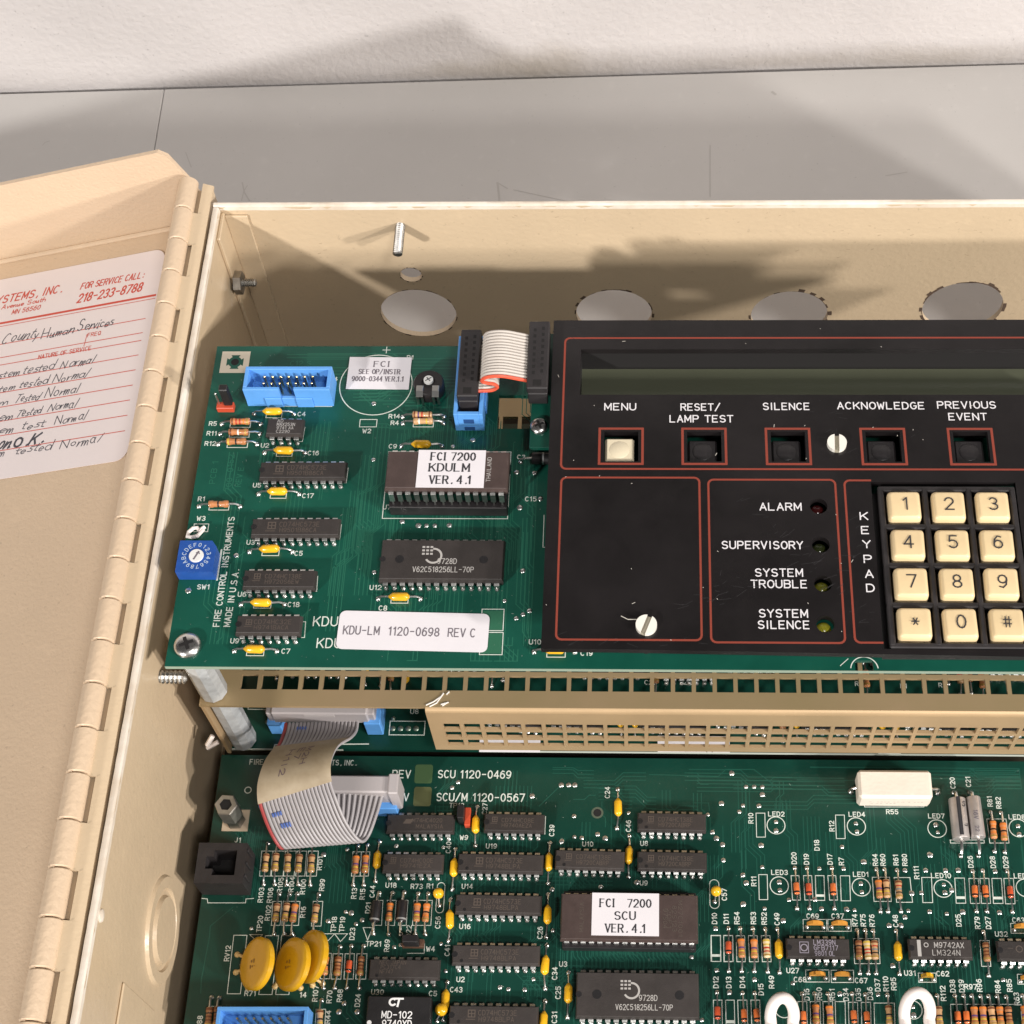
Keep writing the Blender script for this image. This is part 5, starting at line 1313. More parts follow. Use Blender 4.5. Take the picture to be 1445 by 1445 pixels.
for s_, x, L in (('M27C1001', 15.6, 11), ('82S123', 13.8, 8), ('20F1', 12.2, 6), ('97S04', 11.0, 6), ('MALAYSIA', -14.6, 9)): letters(m, s_, x, -0.3, 1.2, 0.04, -math.pi / 2 if x > 0 else math.pi / 2, 0.16, width=L)
m.build('marking', MARK, ep, (cx, cy, cz), rz=ca_)
# the hybrid module MD-102
a1 = at(516, 1445, 6.5); a2 = at(606, 1447, 6.5); a3 = at(516, 1405, 6.5)
m = MB().box(a1.x, a3.y - 26, 0.8, a2.x, a3.y, 6.5, 0.3)
hm = m.build('hybrid_module', EPOXY_BLK, lb)
m = MB()
p = at(560, 1432, 6.55); sans(m, 'MD-102', p.x, p.y, at(580, 1432, 6.5).x - at(538, 1432, 6.5).x, 6.55, 1.9)
p = at(560, 1444.5, 6.55); sans(m, '9740YD', p.x, p.y, at(580, 1444, 6.5).x - at(539, 1444, 6.5).x, 6.55, 1.9)
p = at(559, 1414, 6.55); m.ring(p.x - 1.0, p.y, 6.55, 0.65, 1.25, 18, math.radians(40), math.radians(330)); m.stroke([(p.x - 0.6, p.y + 1.0), (p.x + 2.0, p.y + 1.0)], 0.55, 6.55); m.stroke([(p.x + 0.9, p.y + 1.0), (p.x + 0.5, p.y - 1.2)], 0.6, 6.55)
p = at(521, 1443, 6.55); m.disc(p.x, p.y, 6.55, 0.7, 14)
m.build('marking', MARK_B, hm)
# bead tantalum capacitors
def bead(reg, x, y, px_, py_, r=1.7):
    c = pt(reg, x, y, 3.0); q = pt(reg, px_, py_, 0)
    m = MB().lathe([(0, 0.2), (0.5, r * 0.62), (1.2, r * 0.95), (2.0, r), (2.8, r * 0.86), (3.4, r * 0.5), (3.6, 0.1)], (c.x, c.y - 0.9, 1.2), (0.05, 0.35, 1), 16)
    o = m.build('bead_capacitor', YEL, lb, smooth=True)
    m = MB().tube([(q.x, q.y, 0), (q.x, q.y + 0.2, 0.9), (c.x, c.y - 0.9, 1.7)], 0.28, 6); m.blob(q.x, q.y, 0, 0.8, 0.5); m.build('lead', TIN, o, smooth=True)
bead('n', 570, 550, 580, 640); bead('n', 590, 1340, 562, 1425, 2.0); bead('o', 1205, 535, 1195, 615, 1.65)
# small ceramic capacitors in their printed boxes
def ceramic(reg, x0, y0, x1, y1, mt=ORANGE):
    a, b2 = B(reg, x0, y1), B(reg, x1, y0); cx_, cy_ = (a.x + b2.x) / 2, (a.y + b2.y) / 2; L = (b2.x - a.x) * 0.34
    pr = [(-L, 0.1), (-L * 0.75, 1.3), (-L * 0.3, 2.2), (L * 0.3, 2.2), (L * 0.75, 1.3), (L, 0.1)]
    m = MB(); n = len(pr)
    m.add([(x, -0.5, 0.6 + z) for x, z in pr] + [(x, 0.5, 0.6 + z) for x, z in pr], [tuple(range(n)), tuple(range(n, 2 * n))[::-1]] + [(i, n + i, n + (i + 1) % n, (i + 1) % n) for i in range(n)])
    o = m.build('ceramic_capacitor', mt, lb, (cx_, cy_ + 0.3, 0))
    m = MB(); m.blob(-L * 1.0, -0.6, 0, 0.8, 0.8); m.blob(L * 1.0, -0.6, 0, 0.8, 0.8); m.build('solder_joint', SOLDER, o, (cx_, cy_, 0), smooth=True)
for q in ((690, 735, 850, 815), (858, 735, 1015, 815), (707, 1078, 865, 1160), (880, 1080, 1032, 1163)): ceramic('q', *q)
ceramic('r', 583, 1030, 725, 1105, YEL); ceramic('r', 1335, 625, 1520, 705); ceramic('r', 1390, 1040, 1560, 1125)
# varistor discs
def varistor(u, v, rx_px, zc, lean, pads, nm='disc_varistor'):
    c = at(u, v, zc)
    R = 8.0
    ax = Vector((0.40, -0.42, 0.81)).normalized() if lean is None else Vector(lean).normalized()
    m = MB().lathe([(-1.6, R * 0.80), (-1.35, R * 0.93), (-0.8, R), (0.8, R), (1.35, R * 0.93), (1.6, R * 0.80), (1.65, R * 0.1)], c, ax, 34)
    m.lathe([(-1.65, R * 0.1), (-1.6, R * 0.80)], c, ax, 34)
    o = m.build(nm, OCHRE, lb, smooth=True)
    # resin neck towards its leads
    m = MB()
    for (pu, pv) in pads:
        q = at(pu, pv, 0); d = (Vector((q.x, q.y, 0.4)) - c); e = c + d.normalized() * (R * 0.86); e = e - ax * (e - c).dot(ax)
        m.tube([tuple(e), tuple(e.lerp(Vector((q.x, q.y, 0.4)), 0.55)), (q.x, q.y, 0.3)], 0.5, 8)
        m.blob(q.x, q.y, 0, 1.0, 0.9)
    m.build('lead', pm('resin_coated_lead', (0.60, 0.42, 0.18), 0.35), o, smooth=True)
    if True:
        tx = ax.cross(Vector((0, 1, 0))).normalized() * -1; tx = Vector((0, 1, 0)).cross(ax).normalized(); ty = ax.cross(tx).normalized()
        Rm = Matrix((tx, ty, ax)).transposed()
        m = MB(); letters(m, '*#', 0, 0.6, 1.3, 0, 0, 0.2); letters(m, '#*-', 0, -1.0, 1.1, 0, 0, 0.18)
        m.build('marking', OCHRE_INK, o, tuple(c + ax * 1.69), R=Rm)
    return o
varistor(440, 1350, 20, 7.5, (-0.74, -0.05, 0.68), ((455, 1388), (441, 1390)))
varistor(363, 1360, 22, 7, (-0.70, -0.05, 0.71), ((335, 1347), (333, 1372), (350, 1394)))
varistor(413, 1361, 22, 8, (-0.68, -0.05, 0.73), ((388, 1392), (424, 1394)))
# black modular jack
a1 = at(271, 1264, 12); a2 = at(345, 1262, 12); 
m = MB(); jx0, jx1 = a1.x, at(347, 1262, 12).x; jy1 = at(300, 1190, 12).y; jy0 = at(300, 1247, 12).y
J = jx0; JW = jx1 - jx0 - 1.4; jx1 = jx0 + JW
xs = [jx0, jx0 + 2.9, jx0 + 5.2, jx1 - 5.0, jx1 - 2.9, jx1]; ys = [jy0, jy0 + 2.6, jy0 + 4.6, jy1 - 4.4, jy1 - 2.4, jy1]
def jst(i, j):
    if 1 <= i <= 3 and 1 <= j <= 3: return 1 if (i in (1,) and j in (1, 3)) else 0
    return 1
plate(m, xs, ys, jst, 9.5, lambda x, y, z: (x, y, z + 12.5))
jk = m.build('modular_jack', BLACK_MATTE, lb)
MB().box(jx0 + 2, jy0 + 2, 3.2, jx1 - 2, jy1 - 2, 3.4).build('jack_floor', HOLE, jk)
MB().box(jx0 + 0.02, jy0 + 0.02, 0.4, jx1 - 0.02, jy1 - 0.02, 2.9).build('jack_base', BLACK_MATTE, jk)
m = MB()
for k in range(3): m.box(jx1 - 0.05, jy0 + 2.4 + k * 4, 5, jx1 + 0.5, jy0 + 3.3 + k * 4, 12, 0.2)
m.build('jack_rib', BLACK_MATTE, jk)
# metal hex post on its pad
p = at(333, 1158, 0)
m = MB().prism([(-4.2, -3.6), (4.2, -3.6), (4.2, 3.6), (-4.2, 3.6)], 0.02, 0.3)
hp = m.build('hex_post', pm('tan_pad', (0.50, 0.40, 0.29), 0.6), lb, (p.x, p.y, 0))
m = MB().lathe([(0, 3.2), (5.6, 3.2), (5.6, 3.5), (6.2, 3.5), (6.2, 3.2)], (0, 0, 0.3), (0, 0, 1), 6)
m.build('lower_nut', DULLSTEEL, hp, (p.x, p.y, 0), rz=0.35)
m = MB(); n = 6; R0, ri = 3.7, 2.0
ri_n = 18
m.lathe([(6.2, R0), (14.4, R0), (14.8, R0 * 0.93), (14.8, ri)], (0, 0, 0), (0, 0, 1), 6, cap=False)
m.build('threaded_spacer', pm('weathered_zinc', (0.44, 0.42, 0.38), 0.42, metal=0.85, var=0.2, scale=300), hp, (p.x, p.y, 0), rz=0.2)
MB().lathe([(0, 2.25), (0.02, 2.25)], (0, 0, 14.4), (0, 0, 1), 20).build('post_bore', HOLE, hp, (p.x, p.y, 0))
# bottom-left box header
fa = at(309, 1464, 0); fb = at(444, 1464, 0)
header(lb, (fa + fb) / 2 + Vector((0, -2.0, 0)), fb - fa, 7, 0)
# the ribbon's header on this board
fa = at(372, 1172, 0); fb = at(560, 1172, 0)
RH = at(467, 1160, 0)
lhx0, lhx1 = at(367, 1180, 0).x, at(563, 1160, 0).x
lhy = at(551, 1140, 5).y
lh = MB().box(lhx0, lhy - 1.2, 0.2, lhx1, lhy + 7.8, 7.4, 0.3).build('box_header', BLUE, lb)
# jumpers
p = B('n', 400, 960); 
j4 = MB().box(-3.4, 0, 0.1, 3.4, 2.4, 2.4, 0.1).build('jumper_header', pm('brown_header', (0.10, 0.05, 0.03), 0.5), lb, (p.x, p.y + 1.2, 0))
MB().box(-2.6, 0.1, 2.4, 2.2, 2.4, 8.0, 0.25).build('shunt', BLACK, j4, (p.x, p.y + 1.0, 0))
p = B('j', 660, 1150)
j9 = MB().box(0, 0, 0.1, 1.8, 6.0, 3.0, 0.2).build('jumper_header', REDP, lb, (p.x - 0.2, p.y, 0))
MB().box(-2.2, 1.0, 0.3, -0.1, 5.4, 7.0, 0.25).build('shunt', BLACK, j9, (p.x, p.y, 0))
# big white power resistor
a1 = pt('s', 100, 385, 9); a2 = pt('s', 690, 385, 9); a3 = pt('s', 100, 150, 9)
m = MB().box(a1.x - 1.0, a1.y, 0.8, a2.x, a3.y, 9, 0.9)
pr_ = m.build('power_resistor', CEMENT, lb)
m = MB()
for u0, u1, v in ((190, 700, 950), (190, 640, 962)):
    pass
yy = a1.y - 0.03
mm_ = MB(); letters(mm_, '-. ---- --.- - ---', 0, 0.6, 0.75, 0, 0, 0.16, width=17); letters(mm_, '-.-- ---', -4, -0.7, 0.75, 0, 0, 0.16, width=8)
cxr = (a1.x + a2.x) / 2
m.v = []; m = MB().add([(cxr + x, yy, 4.6 + y) for x, y, z in mm_.v], mm_.f); m.build('marking', INK_G, pr_)
zc = 3.2
l0 = pt('s', 5, 335); l1 = pt('s', 725, 345)
m = MB().tube([(l0.x, l0.y, 0), (l0.x, l0.y, zc - 0.6), (l0.x + 0.6, l0.y, zc), (a1.x, l0.y, zc)], 0.45, 8); m.tube([(l1.x, l1.y, 0), (l1.x, l1.y, zc - 0.6), (l1.x - 0.6, l1.y, zc), (a2.x - 0.5, l1.y, zc)], 0.45, 8)
m.blob(l0.x, l0.y, 0, 1.1, 0.9); m.blob(l1.x, l1.y, 0, 1.1, 0.9); m.build('lead', TIN, pr_, smooth=True)
# two silver axial electrolytics
for (x0, y0, x1, y1, nm) in ((860, 345, 918, 872, 'a'), (995, 345, 1065, 872, 'b')):
    o = axial(lb, 'can', pt('s', x0, y0), pt('s', x1, y1), 0, 13.4, 2.75 if nm == 'a' else 2.35, SILVER_CAN, '', h=2.9, pos=0.46, name='electrolytic_capacitor', leadr=0.5)
    a = pt('s', x0, y0); b2 = pt('s', x1, y1); d = (b2 - a).normalized(); mid = a.lerp(b2, 0.46)
    ang = math.atan2(d.y, d.x)
    if nm == 'a':
        m = MB(); n = 8
        for k in range(n):
            m.add([(-6.3, -0.62 + k * 0.155, 5.72 - 0.02 * abs(k - 4)), (6.3, -0.62 + k * 0.155, 5.72 - 0.02 * abs(k - 4)), (6.3, -0.62 + (k + 1) * 0.155, 5.72), (-6.3, -0.62 + (k + 1) * 0.155, 5.72)], [(0, 1, 2, 3)])
        m.build('polarity_stripe', INK, o, (mid.x, mid.y, 0), rz=ang)
        m = MB(); letters(m, '7', 3.0, 1.35, 1.3, 5.45, 0, 0.25); letters(m, '12', -4.0, 1.35, 1.3, 5.45, 0, 0.25); m.build('marking', INK, o, (mid.x, mid.y, 0), rz=ang)
    else:
        m = MB(); letters(m, '16V', -0.5, -0.2, 1.3, 5.32, 0, 0.25); letters(m, '22', 4.2, -0.3, 1.1, 5.32, 0, 0.2); m.build('marking', INK_G, o, (mid.x, mid.y, 0), rz=ang)

# silkscreen: boxes round parts, lettering, printed outlines of empty places
m = MB()
def vt(s_, reg, x, y, h=1.42):
    p = B(reg, x, y); q = B(reg, x + (-3 if reg in 'mn' else 4) * 0.0, y - 30)
    tilt = 0.0
    letters(m, s_, p.x, p.y, h, ZB, math.pi / 2, 0.27)
def ht(s_, reg, x, y, h=1.42, wd=None):
    p = B(reg, x, y); letters(m, s_, p.x, p.y, h, ZB, 0, 0.27 if h < 2 else 0.34, width=wd)
for t in (('R103', 570, 568), ('R106', 632, 570), ('R105', 702, 500), ('R104', 778, 497), ('R100', 856, 512), ('R101', 970, 352), ('R99', 985, 500), ('R102', 618, 690), ('R16', 856, 685), ('TP20', 562, 765), ('RV12', 342, 965), ('R107', 940, 1238), ('R70', 1035, 1260), ('R68', 1106, 1252), ('D23', 1190, 832), ('D24', 1227, 1285),
          ('TP18', 1065, 768), ('TP19', 1122, 768), ('R13', 1203, 557), ('R15', 1260, 562), ('C44', 1327, 545), ('D21', 1298, 655), ('R44', 1025, 1398), ('R88', 152, 1432)): vt(t[0], 'm', t[1], t[2])
for t in (('R69', 222, 912), ('D22', 370, 815), ('C56', 568, 755), ('C40', 640, 245), ('C41', 632, 945), ('C39', 1342, 130), ('C26', 1262, 825), ('C34', 1362, 1102), ('C25', 1385, 1232), ('C31', 1360, 1400)): vt(t[0], 'n', t[1], t[2])
for t in (('C27', 790, 1018), ): vt(t[0], 'j', t[1], t[2])
for t in (('C24', 275, 908), ('C46', 418, 1135), ('R10', 1250, 1082)): vt(t[0], 'k', t[1], t[2])
for t in (('D10', 1195, 728), ('D11', 1275, 730), ('C57', 1262, 565), ('D12', 1205, 1162), ('D13', 1292, 1162), ('D14', 1385, 1160)): vt(t[0], 'o', t[1], t[2])
for t in (('R12', 885, 100), ('D18', 783, 230), ('D20', 628, 318), ('D19', 712, 325), ('D17', 872, 325), ('R7', 950, 340), ('R11', 355, 475), ('R64', 1180, 330), ('R60', 1232, 330), ('R61', 1320, 330), ('R80', 1380, 330), ('R54', 240, 725), ('R53', 352, 725), ('R52', 425, 728), ('C49', 512, 732), ('R74', 1042, 740), ('R75', 1098, 740), ('R76', 1158, 742), ('C48', 1318, 745),
          ('D15', 403, 1210), ('R49', 475, 1160), ('D16', 715, 1245), ('R50', 800, 1240), ('R51', 888, 1245), ('D34', 980, 1245), ('D35', 1065, 1245), ('D36', 1145, 1238), ('D37', 1195, 1180), ('R110', 1252, 1172), ('R95', 1305, 1172)): vt(t[0], 'q', t[1], t[2])
for t in (('R111', 568, 210), ('D26', 1008, 122), ('D28', 1190, 125), ('D29', 1295, 125), ('D25', 910, 600), ('R79', 1065, 620), ('D27', 1152, 620), ('D38', 862, 1135), ('D39', 935, 1135), ('R96', 1080, 1130), ('R84', 1230, 1140), ('R85', 1325, 1130), ('R112', 785, 1195), ('R63', 1385, 1240)): vt(t[0], 'r', t[1], t[2])
for t in (('C20', 850, 265), ('C21', 980, 255), ('R81', 1160, 418), ('R82', 1232, 430)): vt(t[0], 's', t[1], t[2])
for s_, reg, x, y in (('J1', 'm', 412, 195), ('R71', 'm', 497, 1237), ('14', 'm', 855, 1247), ('TP21', 'm', 1335, 900), ('U18', 'n', 250, 502), ('R73', 'n', 425, 510), ('R1', 'n', 515, 508), ('U14', 'n', 768, 510), ('U19', 'n', 932, 236), ('W9', 'n', 745, 178), ('U16', 'n', 752, 782), ('W4', 'n', 518, 935), ('U2', 'n', 722, 1142), ('C43', 'n', 693, 1212), ('C5', 'n', 535, 1238), ('U30', 'n', 158, 1228), ('U3', 'n', 1420, 1038),
                       ('U10', 'o', 335, 222), ('U8', 'o', 718, 218), ('U9', 'o', 715, 487), ('LED4', 'q', 1055, 20), ('LED2', 'q', 508, 18), ('LED3', 'q', 530, 415), ('LED1', 'q', 1082, 428), ('C69', 'q', 755, 712), ('C37', 'q', 925, 712), ('U27', 'q', 620, 1082), ('C68', 'q', 670, 1143), ('C67', 'q', 1085, 1150),
                       ('LED10', 'r', 768, 235), ('U31', 'r', 515, 1030), ('C62', 'r', 782, 1035), ('U32', 'r', 1260, 712), ('C63', 'r', 1400, 598), ('R97', 'r', 1010, 1142), ('LED9', 'r', 1430, 238), ('R55', 's', 348, 505), ('LED7', 's', 715, 540), ('LED8', 's', 1385, 548), ('TP13', 'j', 600, 995), ('U7', 'j', 205, 1005)): ht(s_, reg, x, y)
for s_, reg, x0, x1, y in (('REV', 'j', 165, 285, 782), ('REV', 'j', 155, 272, 938), ('SCU 1120-0469', 'j', 475, 968, 782), ('SCU/M 1120-0567', 'j', 465, 1060, 938)):
    a, b2 = B(reg, x0, y), B(reg, x1, y); letters(m, s_, (a.x + b2.x) / 2, a.y, 2.5, ZB, 0, 0.36, width=b2.x - a.x)
a, b2 = at(353, 1074, 0), at(502, 1076, 0); letters(m, 'FIRE CONTROL INSTRUMENTS, INC.', (a.x + b2.x) / 2, a.y - 0.3, 1.7, ZB, 0, 0.26, width=b2.x - a.x)
def bsq(reg, x0, y0, x1, y1, sl=0.0):
    a, b2, c, d = B(reg, x0, y0), B(reg, x1, y0), B(reg, x1 + sl, y1), B(reg, x0 + sl, y1)
    m.stroke([(p.x, p.y) for p in (a, b2, c, d)], 0.22, ZB, True)
for q in ((575, 270, 650, 440, -15), (655, 270, 735, 440, -15), (738, 270, 810, 440, -15), (818, 270, 880, 440, -12), (892, 270, 960, 440, -14), (650, 612, 710, 775, -10), (722, 612, 835, 775, -10), (925, 612, 990, 780, -12), (985, 965, 1050, 1138, -12), (1060, 968, 1125, 1140, -12), (1142, 968, 1205, 1140, -8), (1222, 968, 1290, 1140, -8), (1195, 275, 1252, 440, -10), (1255, 275, 1310, 440, -10),
          (385, 842, 475, 1240, -45), (600, 845, 690, 1245, -45), (710, 845, 800, 1245, -40), (215, 1325, 300, 1450, -10), (945, 1345, 1010, 1480, -8)): bsq('m', *q)
for q in ((225, 605, 285, 775, -12), (312, 605, 365, 775, -12), (130, 605, 195, 775, -10), (405, 605, 530, 775, -10)): bsq('n', *q)
for q in ((1172, 843, 1237, 1020, 0), (1258, 843, 1320, 1020, 4)): bsq('o', *q)
for q in ((370, 12, 430, 175, 4), (910, 25, 970, 185, 6), (388, 430, 446, 600, 4), (943, 438, 1006, 608, 6), (773, 437, 832, 605, 5), (608, 437, 662, 603, 10), (692, 437, 748, 603, 10), (858, 437, 912, 603, 12), (1160, 448, 1278, 612, 12), (1308, 450, 1416, 618, 18), (65, 845, 128, 1020, 4), (150, 845, 210, 1022, 2), (235, 845, 293, 1022, 5), (318, 845, 378, 1022, 8), (405, 845, 465, 1022, 8), (690, 735, 850, 815, 2), (858, 735, 1015, 815, 2), (707, 1078, 865, 1160, 2), (880, 1080, 1032, 1163, 2),
          (1032, 865, 1205, 1035, 8), (80, 1283, 138, 1450, 4), (163, 1283, 222, 1450, 4), (245, 1283, 308, 1450, 6), (335, 1283, 395, 1450, 6), (652, 1293, 715, 1450, 4), (738, 1293, 805, 1450, 4), (825, 1293, 890, 1450, 4), (908, 1293, 975, 1450, 4), (998, 1298, 1060, 1450, 4), (1085, 1298, 1148, 1450, 4), (1172, 1303, 1310, 1450, 4)): bsq('q', *q)
for q in ((610, 250, 690, 455, 10), (880, 255, 958, 460, 12), (995, 258, 1072, 462, 14), (1085, 258, 1158, 462, 14), (1182, 258, 1260, 462, 14), (1280, 258, 1358, 465, 14), (583, 1030, 725, 1105, 4), (1335, 625, 1500, 705, 5), (1085, 765, 1160, 975, 14), (845, 1285, 1420, 1480, 10), (1390, 1040, 1500, 1120, 5)): bsq('r', *q)
for q in ((118, 430, 612, 465, 0), (1135, 565, 1295, 765, 25), (830, 740, 1112, 765, 3)): bsq('s', *q)
for reg, x, y, r in (('q', 1052, 102, 62), ('q', 528, 505, 62), ('q', 506, 95, 61), ('q', 1085, 515, 62), ('r', 785, 340, 74), ('r', 1455, 335, 74), ('s', 722, 645, 77), ('s', 1398, 640, 77), ('q', 560, 1340, 62), ('r', 540, 1330, 74)):
    p = B(reg, x, y); q = B(reg, x + r, y); R = (q - p).length; m.ring(p.x, p.y, ZB, R - 0.14, R + 0.14, 30)
for reg, x0, y0, x1, y1 in (('n', 552, 485, 618, 690), ('o', 1165, 465, 1225, 660)):
    a, b2 = B(reg, x0, y1), B(reg, x1, y0); R = (b2.x - a.x) / 2; m.stroke(rrect(a.x, a.y, b2.x, b2.y, R, 6), 0.22, ZB, True)
for reg, pts in (('m', ((168, 592), (205, 595), (208, 622), (465, 622), (468, 595), (520, 592))), ('n', ((1300, 35), (1295, 155))), ('n', ((575, 1035), (575, 1150))), ('n', ((670, 60), (668, 150), (650, 150))), ('o', ((1105, 40), (1115, 40), (1118, 152), (1105, 152))), ('o', ((1112, 310), (1122, 310), (1125, 422), (1112, 422))), ('o', ((548, 290), (558, 290), (560, 410), (548, 412))),
                 ('n', ((60, 790), (125, 790), (90, 875), (60, 790))), ('m', ((982, 832), (1070, 832), (1025, 880), (982, 832))), ('m', ((1070, 832), (1158, 832), (1110, 885), (1070, 832))), ('m', ((492, 838), (580, 838), (540, 880), (492, 838))), ('n', ((360, 965), (475, 965), (478, 900)))):
    silk_line(m, [B(reg, *q) for q in pts], ZB)
for reg, x0, y0, x1, y1 in (('q', 778, 565, 836, 580), ('o', 1175, 972, 1237, 988), ('r', 890, 405, 965, 425), ('r', 1193, 408, 1268, 428), ('q', 165, 1420, 222, 1440)):
    a, b2 = B(reg, x0, y1), B(reg, x1, y0); m.flat([(a.x, a.y), (b2.x, a.y), (b2.x, b2.y), (a.x, b2.y)], ZB + 0.03)
p = at(350, 1115, 0); m.ring(p.x, p.y, ZB, 0.9, 1.2, 16)
m.build('silkscreen', SILK, lb, kind='stuff')
for reg, x0, y0, x1, y1, mt in (('j', 310, 718, 440, 845, REVG), ('j', 302, 870, 432, 1000, REVO)):
    a, b2 = B(reg, x0, y1), B(reg, x1, y0); MB().prism(rrect(a.x, a.y, b2.x, b2.y, 0.8, 3), 0.01, 0.05).build('revision_patch', mt, lb)
# pads of empty places and vias
V = []
for reg, L in (('q', ((405, 230), (955, 240), (412, 378), (428, 660), (965, 388), (985, 665), (800, 388), (815, 662), (95, 795), (103, 1080), (1382, 400), (1405, 675), (1050, 82), (1056, 135), (528, 480), (532, 535), (506, 70), (506, 130), (1082, 490), (1090, 548), (190, 1230), (940, 1240), (1200, 1245), (1100, 342), (280, 432), (303, 485), (285, 628), (75, 142), (100, 182), (145, 222), (148, 330), (555, 742), (620, 1168), (360, 1142), (1040, 670), (1275, 775), (1355, 775), (1382, 718), (1428, 555), (595, 600), (1300, 1048), (770, 597))),
               ('r', ((643, 190), (675, 528), (908, 190), (945, 530), (1210, 200), (1245, 535), (790, 308), (800, 372), (805, 192), (680, 65), (140, 122), (528, 378), (608, 375), (855, 352), (815, 545), (475, 572), (375, 968), (345, 642), (540, 1305), (545, 1372), (1275, 1085))),
               ('s', ((45, 600), (55, 668), (712, 612), (728, 675), (1395, 622), (1405, 690), (660, 860), (108, 920))),
               ('k', ((1120, 775), (1217, 867), (1272, 867), (1328, 868), (1328, 920), (1050, 980), (957, 1057), (1197, 995), (1172, 1037), (988, 1177), (1015, 1218), (1058, 1262), (1063, 1368), (420, 1045), (48, 1067), (100, 1215), (208, 1190), (260, 1217), (13, 855), (53, 855), (1305, 997), (1317, 1265), (50, 1208))),
               ('j', ((1310, 855), (1360, 855), (1402, 855), (1112, 930), (608, 835), (568, 873), (1397, 1067), (1315, 1238), (190, 1270))),
               ('n', ((620, 1085), (990, 1195), (1047, 1208), (1158, 1212), (1218, 1140), (590, 900), (315, 908), (270, 922), (285, 235), (605, 245), (1410, 203), (1345, 530), (1350, 810))),
               ('o', ((1040, 990), (1255, 330), (1390, 430), (1412, 485), (1390, 630), (668, 482), (422, 512), (1180, 140), (1210, 185), (1150, 20), (1250, 222), (1110, 1418))),
               ('m', ((995, 292), (1155, 258), (1145, 682), (1183, 690), (1258, 738), (1215, 765), (1025, 745), (505, 795), (1135, 1305), (1100, 1362), (1225, 1362)))):
    V += [B(reg, *q) for q in L]
vias(lb, V, 0, 0.8, 'solder_pads')
p = B('k', 207, 1045)
m = MB().ring(p.x, p.y, 0.04, 1.25, 1.95, 22); mh = m.build('plated_hole', pm('dull_plating', (0.16, 0.20, 0.15), 0.4, metal=0.6), lb)
MB().disc(p.x, p.y, 0.05, 1.3, 20).build('hole_bore', HOLE, mh)
rt = random_routes(-70, 110, 20, 190, 70, 31, True, 6, 30) + random_routes(20, 110, 120, 195, 45, 8, True, 6, 30) + random_routes(-135, 110, -70, 190, 25, 17, True, 5, 25) + random_routes(0, 180, 120, 197, 12, 19, False, 20, 70)
rt += [[tuple(B('o', x0, 940))[:2], tuple(B('o', x0 + 4, 985))[:2], tuple(B('o', x0 + 25, 1010))[:2], tuple(B('o', x0 + 25, 1060))[:2]] for x0 in range(235, 1010, 27)]
rt += [[tuple(B('m', *q))[:2] for q in ((380, 650), (225, 780), (220, 850), (165, 1140), (160, 1235))], [tuple(B('k', *q))[:2] for q in ((560, 785), (1030, 797), (1080, 750), (1270, 750), (1440, 880))], [tuple(B('j', *q))[:2] for q in ((1310, 855), (1160, 1000))]]
rt += random_routes(-68, 105, 118, 196, 60, 77, True, 8, 36) + random_routes(-68, 110, 20, 196, 20, 78, False, 6, 24)
traces(lb, TRACE_L, 0.012, rt, 0.27)
# dust and flux specks
for brd, x0_, x1_, y0_, y1_, zz in ((lb, -138, 120, 105, 198, 0.0), (ub, -138, -32, 199, 311, ZU)):
    m = MB(); rg2 = random.Random(int(zz) + 3)
    for _ in range(260):
        x_, y_ = rg2.uniform(x0_, x1_), rg2.uniform(y0_, y1_); r_ = rg2.choice((0.06, 0.08, 0.1, 0.14)); a_ = rg2.uniform(0, 3.1); L_ = rg2.choice((0.1, 0.15, 0.2, 0.6))
        m.stroke([(x_, y_), (x_ + L_ * math.cos(a_), y_ + L_ * math.sin(a_))], r_, zz + 0.07)
    m.build('dust', pm('board_dust', (0.24, 0.30, 0.26), 0.8), brd, kind='stuff')

# ================================================================ middle board seen under the bracket
mbz = 0.0
mbd = thing('circuit_board', 'green circuit board half hidden beneath the tan perforated bracket', 'circuit board', (0, 240, 0))
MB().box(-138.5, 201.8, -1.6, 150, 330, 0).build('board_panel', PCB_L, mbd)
m = MB().box(-138.5, 201.45, -0.6, -100, 201.75, 0.15); m.box(-55, 201.45, -0.6, 150, 201.75, 0.15)
m.build('board_edge', pm('pale_board_edge', (0.46, 0.50, 0.44), 0.6), mbd)
Mz = lambda u, v: at(u, v, 0)
m = MB()
def mrect(u0, v0, u1, v1):
    a, b2 = at(u0, v1, 0), at(u1, v0, 0); m.rect(a.x, a.y, b2.x, b2.y, 0.3, 0.05)
mrect(549, 1018, 600, 1037); mrect(350, 994, 378, 1001)
p = at(585, 1004, 0); letters(m, 'U8', p.x, p.y, 1.6, 0.05, 0, 0.25)
m.stroke([tuple(at(386, 1057, 0))[:2], tuple(at(388, 1051, 0))[:2], tuple(at(520, 1050, 0))[:2]], 0.4, 0.06)
for s_, u, v in (('C23', 918, 963), ('212', 972, 963), ('SP3', 1034, 955), ('R3', 1212, 965), ('R9', 1330, 967), ('R1', 1275, 968)):
    p = at(u, v, 0); letters(m, s_, p.x, p.y, 1.5, 0.05, 0, 0.25)
mrect(1240, 1055, 1270, 1063)
m.build('silkscreen', SILK, mbd, kind='stuff')
m = MB(); 
for u in (554, 565, 576, 587): q = at(u, 1028, 0); m.blob(q.x, q.y, 0, 1.0, 0.4)
for u, v in ((377, 1019), (555, 1014)): q = at(u, v, 0); m.blob(q.x, q.y, 0, 0.8, 0.5)
m.build('solder_pads', pm('dull_solder', (0.20, 0.24, 0.20), 0.4, metal=0.7), mbd, smooth=True, kind='stuff')
rg = random.Random(4)
x = -52.0
